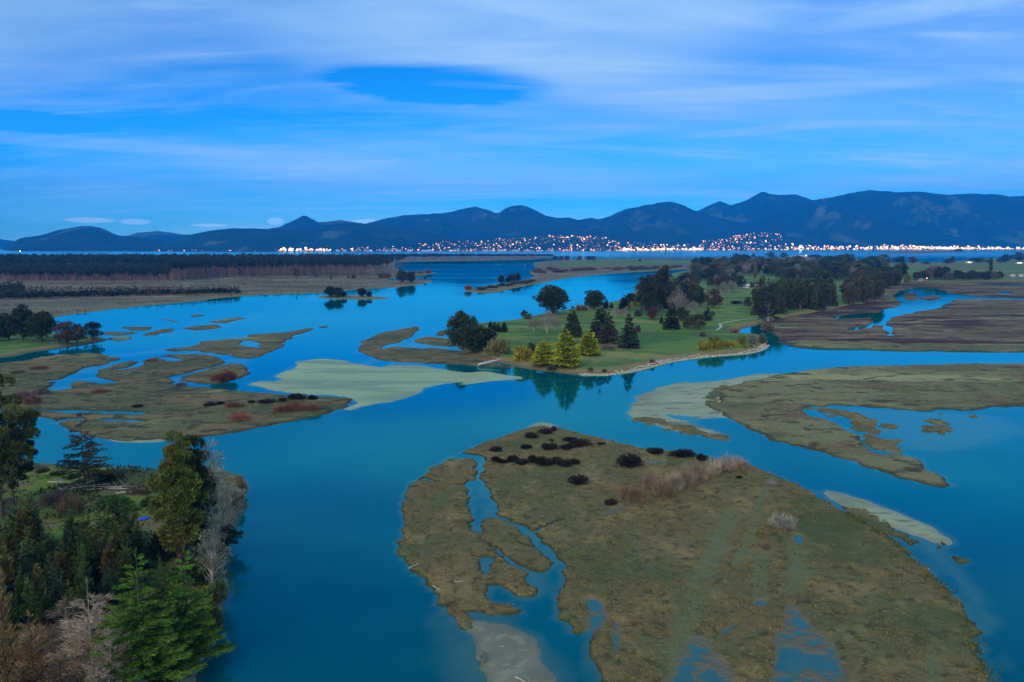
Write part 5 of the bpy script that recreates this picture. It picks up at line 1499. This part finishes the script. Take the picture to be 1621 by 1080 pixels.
def lamp_mat(name, col, strength):
    t = NT(name)
    t.b.inputs['Base Color'].default_value = (*col, 1)
    t.b.inputs['Emission Color'].default_value = (*col, 1)
    t.b.inputs['Emission Strength'].default_value = strength
    t.m.cycles.emission_sampling = 'NONE'
    return t.m


M['lit_window'] = lamp_mat('lit_window', (1.0, .62, .25), 4.0)
M['lamp_orange'] = lamp_mat('lamp_orange', (1.0, .38, .11), 4.6)
M['lamp_warm'] = lamp_mat('lamp_warm', (1.0, .52, .22), 4.6)
M['lamp_white'] = lamp_mat('lamp_white', (1.0, .74, .52), 4.2)
M['lamp_glare'] = lamp_mat('lamp_glare', (1.0, .72, .42), 40.0)


def gable(w, d, h, rise, over=.4):
    x, y = w / 2 + over, d / 2 + over
    return np.array([[-x, -y, h], [x, -y, h], [x, y, h], [-x, y, h], [-x, 0, h + rise], [x, 0, h + rise], [-x, -y, h + .02], [x, -y, h + .02]]), \
        np.array([[0, 1, 5, 4], [3, 4, 5, 2], [0, 3, 4, 4], [1, 2, 5, 5], [0, 1, 2, 3]])


def poly_obj(name, V, faces, mat, parent):
    me = bpy.data.meshes.new(name)
    me.from_pydata([tuple(map(float, v)) for v in V], [], [tuple(dict.fromkeys(map(int, f))) for f in faces])
    me.materials.append(mat)
    me.update()
    o = bpy.data.objects.new(name, me)
    COL.objects.link(o)
    o.parent = parent
    return o


def house(name, u, v, w, d, h, rz, label, wall='white_wall', roof='dark_roof', lit=0, nwin=4, cat='building', group=None, at=None, rise=1.6):
    p = ground_at(u, v) if at is None else at
    root = bpy.data.objects.new(name, None)
    COL.objects.link(root)
    root.location = (p[0], p[1], p[2] - .15)
    root.rotation_euler = (0, 0, rz)
    tag(root, label, cat, group)
    b = box((0, 0, h / 2), (w, d, h))
    poly_obj('wall', b[0], b[1], M[wall], root)
    g = gable(w, d, h, rise)
    poly_obj('roof', g[0], g[1], M[roof], root)
    for k in range(nwin):
        b = box((-w / 2 + w * (k + .5) / nwin, -d / 2 - .02, h * .55), (w / nwin * .5, .1, h * .42))
        poly_obj('window', b[0], b[1], M['lit_window' if k < lit else 'glass'], root)
    if nwin:
        b = box((w * .5 - w * .5 / nwin * .35, -d / 2 - .03, h * .36), (min(1.1, w * .1), .1, h * .7))
        poly_obj('door', b[0], b[1], M['dark_roof'], root)
    return root


house('clubhouse', 1179, 455.5, 11, 8, 3.6, .05, 'white clubhouse wing left of the dark tree', roof='white_wall', rise=1.2)
house('clubhouse', 1204, 456, 15, 9, 3.6, -.05, 'longer white clubhouse wing right of the dark tree', roof='white_wall', nwin=5, rise=1.2)
house('clubhouse', 1266, 456, 14, 8, 3.4, .1, 'low building with orange lit windows behind the copse', lit=4, nwin=4)
house('farmhouse', 1363, 424, 12, 9, 5, .3, 'small white farmhouse beside the lone pine', roof='white_wall', nwin=3)
house('farmhouse', 1455, 444.5, 9, 6, 3.4, 0, 'white cabin at the end of the hedgerow', roof='white_wall', nwin=3, rise=1.0)
house('farmhouse', 1103, 419, 22, 12, 5, .2, 'white farm buildings at the end of the spit field', roof='white_wall', nwin=4)
house('farmhouse', 1266, 408.5, 45, 22, 10, .1, 'large white building on the far sand spit', roof='white_wall', nwin=5, cat='building')
house('farmhouse', 1252, 409, 26, 16, 7, -.1, 'smaller white building on the far sand spit', roof='grey_roof', nwin=4)
house('farmhouse', 1534, 416.5, 20, 12, 5, .1, 'shore house with one warm lit window', lit=2, nwin=3)
house('farmhouse', 1614, 417.5, 20, 12, 5, -.1, 'shore house with warm windows at the right edge', lit=2, nwin=3)
for u, lab in ((1603, 'left white shed beyond the hedgerow'), (1616, 'right white shed beyond the hedgerow')):
    house('shed', u, 438, 7, 5, 3.2, 0, lab, roof='white_wall', nwin=2, cat='shed', rise=.8)

ICO_V, ICO_F = [], []
_t = (1 + 5 ** .5) / 2
ICO_V = unit(np.array([(-1, _t, 0), (1, _t, 0), (-1, -_t, 0), (1, -_t, 0), (0, -1, _t), (0, 1, _t), (0, -1, -_t), (0, 1, -_t), (_t, 0, -1), (_t, 0, 1), (-_t, 0, -1), (-_t, 0, 1)]))
ICO_F = np.array([(0, 11, 5), (0, 5, 1), (0, 1, 7), (0, 7, 10), (0, 10, 11), (1, 5, 9), (5, 11, 4), (11, 10, 2), (10, 7, 6), (7, 1, 8), (3, 9, 4), (3, 4, 2), (3, 2, 6), (3, 6, 8), (3, 8, 9), (4, 9, 5), (2, 4, 11), (6, 2, 10), (8, 6, 7), (9, 8, 1)])


def lamp_mesh(mat, name, post):
    """Lamp head of unit radius on a post, base of the post at the origin."""
    b = box((0, 0, post / 2), (.16, .16, post))
    me = bpy.data.meshes.new(name)
    V = np.vstack((ICO_V + np.array((0, 0, post)), b[0]))
    me.from_pydata(V.tolist(), [], [tuple(map(int, f)) for f in ICO_F] + [tuple(int(k) + 12 for k in f) for f in b[1]])
    me.materials.append(M[mat])
    me.materials.append(M['metal'])
    me.polygons.foreach_set('material_index', np.array([0] * 20 + [1] * 6, np.int32))
    me.update()
    return me


def town_spots(rng, n, u0, u1, d0, d1, pw=1.0):
    out = []
    for _ in range(n):
        u = rng.uniform(u0, u1)
        d = np.interp(u, T_U, T_SHORE) + d0 + (d1 - d0) * rng.uniform() ** pw
        x = ux(u, d)
        z, _d = town_height(np.array([x]), np.array([d]))
        out.append((x, d, float(z[0])))
    return out


rng = np.random.default_rng(2024)
spots = []
for n, u0, u1, d0, d1, pw, br in ((16, 250, 440, 10, 600, 1.5, .8), (44, 440, 525, 10, 90, 1, 2.0), (16, 440, 530, 60, 320, 1, 1.1), (70, 540, 665, 10, 620, 1.2, .9), (100, 660, 785, 10, 780, 1.2, .85), (125, 780, 905, 10, 880, 1.1, .85), (30, 880, 960, 780, 930, 1, .95),
                                  (120, 900, 1000, 10, 820, 1.5, .9), (190, 985, 1115, 10, 160, 1.0, 1.4), (90, 995, 1115, 160, 650, 1.2, .9), (190, 1110, 1245, 10, 850, 1.3, .95), (34, 1160, 1240, 800, 930, 1, 1.0), (440, 1245, 1640, 10, 480, 1.3, 1.25), (130, 1400, 1660, 10, 330, 1.3, 1.5), (70, 1500, 1640, 100, 420, 1, 1.2)):
    for s in town_spots(rng, int(n * .9), u0, u1, d0, d1, pw):
        spots.append((*s, br * rng.lognormal(0, .32)))
spots.sort(key=lambda s: -s[3])
meshes = {k: lamp_mesh(k, 'street_light', 2.4) for k in ('lamp_orange', 'lamp_warm', 'lamp_white')}
rest = {'lamp_orange': [], 'lamp_warm': [], 'lamp_white': []}
for i, (x, y, z, br) in enumerate(spots):
    k = ('lamp_orange', 'lamp_warm', 'lamp_white')[int(rng.choice(3, p=(.34, .40, .26)))]
    r = (3.6 if br > 1.15 else 2.7) * br * (y / 8500)
    if i < 240:
        o = bpy.data.objects.new('street_light', meshes[k])
        COL.objects.link(o)
        o.location = (x, y, z - .3)
        o.scale = (r, r, r)
        tone = {'lamp_orange': 'orange', 'lamp_warm': 'warm yellow', 'lamp_white': 'white'}[k]
        u = 810.5 + x / y * F * 1.009
        part = 'the port' if u < 535 else 'the western suburbs' if u < 800 else 'the hillside suburb' if u < 990 else 'the bright waterfront' if u < 1120 else 'the hill terrace suburb' if u < 1245 else 'the long eastern shore'
        tag(o, 'bright ' + tone + ' lamp among the lights of ' + part, 'street light', 'brightest town lamps of ' + part)
    else:
        rest[k].append((ICO_V * r + np.array((x, y, z + 3.0 + r)), ICO_F))
for k, nm in (('lamp_orange', 'orange'), ('lamp_warm', 'warm yellow'), ('lamp_white', 'white')):
    tag(mesh_obj('town_lights', *join(rest[k]), M[k], None, True), 'countless small ' + nm + ' lights of the town across the bay', kind='stuff')
x, y = ux(1268, 9750), 9750.0
o = bpy.data.objects.new('flood_light', lamp_mesh('lamp_glare', 'flood_light', 2.2))
COL.objects.link(o)
o.location = (x, y, float(town_height(np.array([x]), np.array([y]))[0][0]))
o.scale = (13, 13, 13)
tag(o, 'brilliant flood light, the brightest point of the town', 'flood light')
for u, d, r, lab in ((30, 6900, 2.6, 'single bright light on the sea at the far left'),):
    o = bpy.data.objects.new('harbour_light', lamp_mesh('lamp_glare', 'harbour_light', 2.0))
    COL.objects.link(o)
    o.location = (ux(u, d), d, -.2)
    o.scale = (r, r, r)
    tag(o, lab, 'light')
for u, v, r, k, lab in ((1263, 451, 1.0, 'lamp_orange', 'orange lamp over the lit building behind the copse'), (1467, 444, .8, 'lamp_orange', 'orange lamp beside the white cabin'), (1276, 409, 2.6, 'lamp_white', 'white lamp on the far sand spit')):
    p = ground_at(u, v)
    o = bpy.data.objects.new('yard_lamp', lamp_mesh(k, 'yard_lamp', 4.5))
    COL.objects.link(o)
    o.location = p
    o.scale = (r, r, r)
    tag(o, lab, 'lamp')

# houses and halls of the town
for i, (x, y, z) in enumerate(town_spots(rng, 34, 440, 1100, 15, 90) + town_spots(rng, 90, 560, 1245, 90, 850) + town_spots(rng, 56, 1245, 1621, 15, 420)):
    hall = i < 34
    house('hall' if hall else 'house', 0, 0, rng.uniform(28, 60) if hall else rng.uniform(12, 18), rng.uniform(16, 24) if hall else 10, rng.uniform(7, 11) if hall else 5.5, rng.uniform(-.3, .3),
          'pale waterfront hall on the town shore' if hall else 'small pale house on the town slope', roof='grey_roof' if hall else 'dark_roof', nwin=0, cat='building' if hall else 'house',
          group='waterfront halls of the town' if hall else 'houses of the town', at=(x, y, z), rise=3.0)
# radio mast on the hill shoulder
mast = bpy.data.objects.new('radio_mast', None)
COL.objects.link(mast)
xm, dm = ux(949, 13000), 13000.0
zm = vz(352, dm)
mast.location = (xm, dm, zm - 30)
tag(mast, 'thin radio mast on the shoulder of the dark hill', 'mast')
mesh_obj('pole', *tubes([(0, 0, 0)], [(0, 0, 100)], 2.2, 1.2, 6), M['metal'], mast)
mesh_obj('beacon', ICO_V * 3 + np.array((0, 0, 101)), ICO_F, lamp_mat('beacon', (1, .1, .08), 4), mast)
# ------------------------------------------------------------------ the air
HZ = NT('haze')
HZ.N.remove(HZ.b)
pv = HZ.n('ShaderNodeVolumePrincipled')
pv.inputs['Color'].default_value = (.0, .40, 1.0, 1)
pv.inputs['Density'].default_value = 6.8e-5
pv.inputs['Anisotropy'].default_value = 0.0
HZ.L.new(pv.outputs[0], HZ.out.inputs['Volume'])
b0, b1 = np.array((-17500., -3500., -6.0)), np.array((17500., 19700., 1500.))
V = np.array([[(b0, b1)[i][0], (b0, b1)[j][1], (b0, b1)[k][2]] for i in (0, 1) for j in (0, 1) for k in (0, 1)])
Q = np.array([[0, 1, 3, 2], [4, 6, 7, 5], [0, 4, 5, 1], [2, 3, 7, 6], [0, 2, 6, 4], [1, 5, 7, 3]])
tag(mesh_obj('haze', V, Q, HZ.m, smooth_=False), 'thin blue evening haze over the whole estuary', kind='stuff')
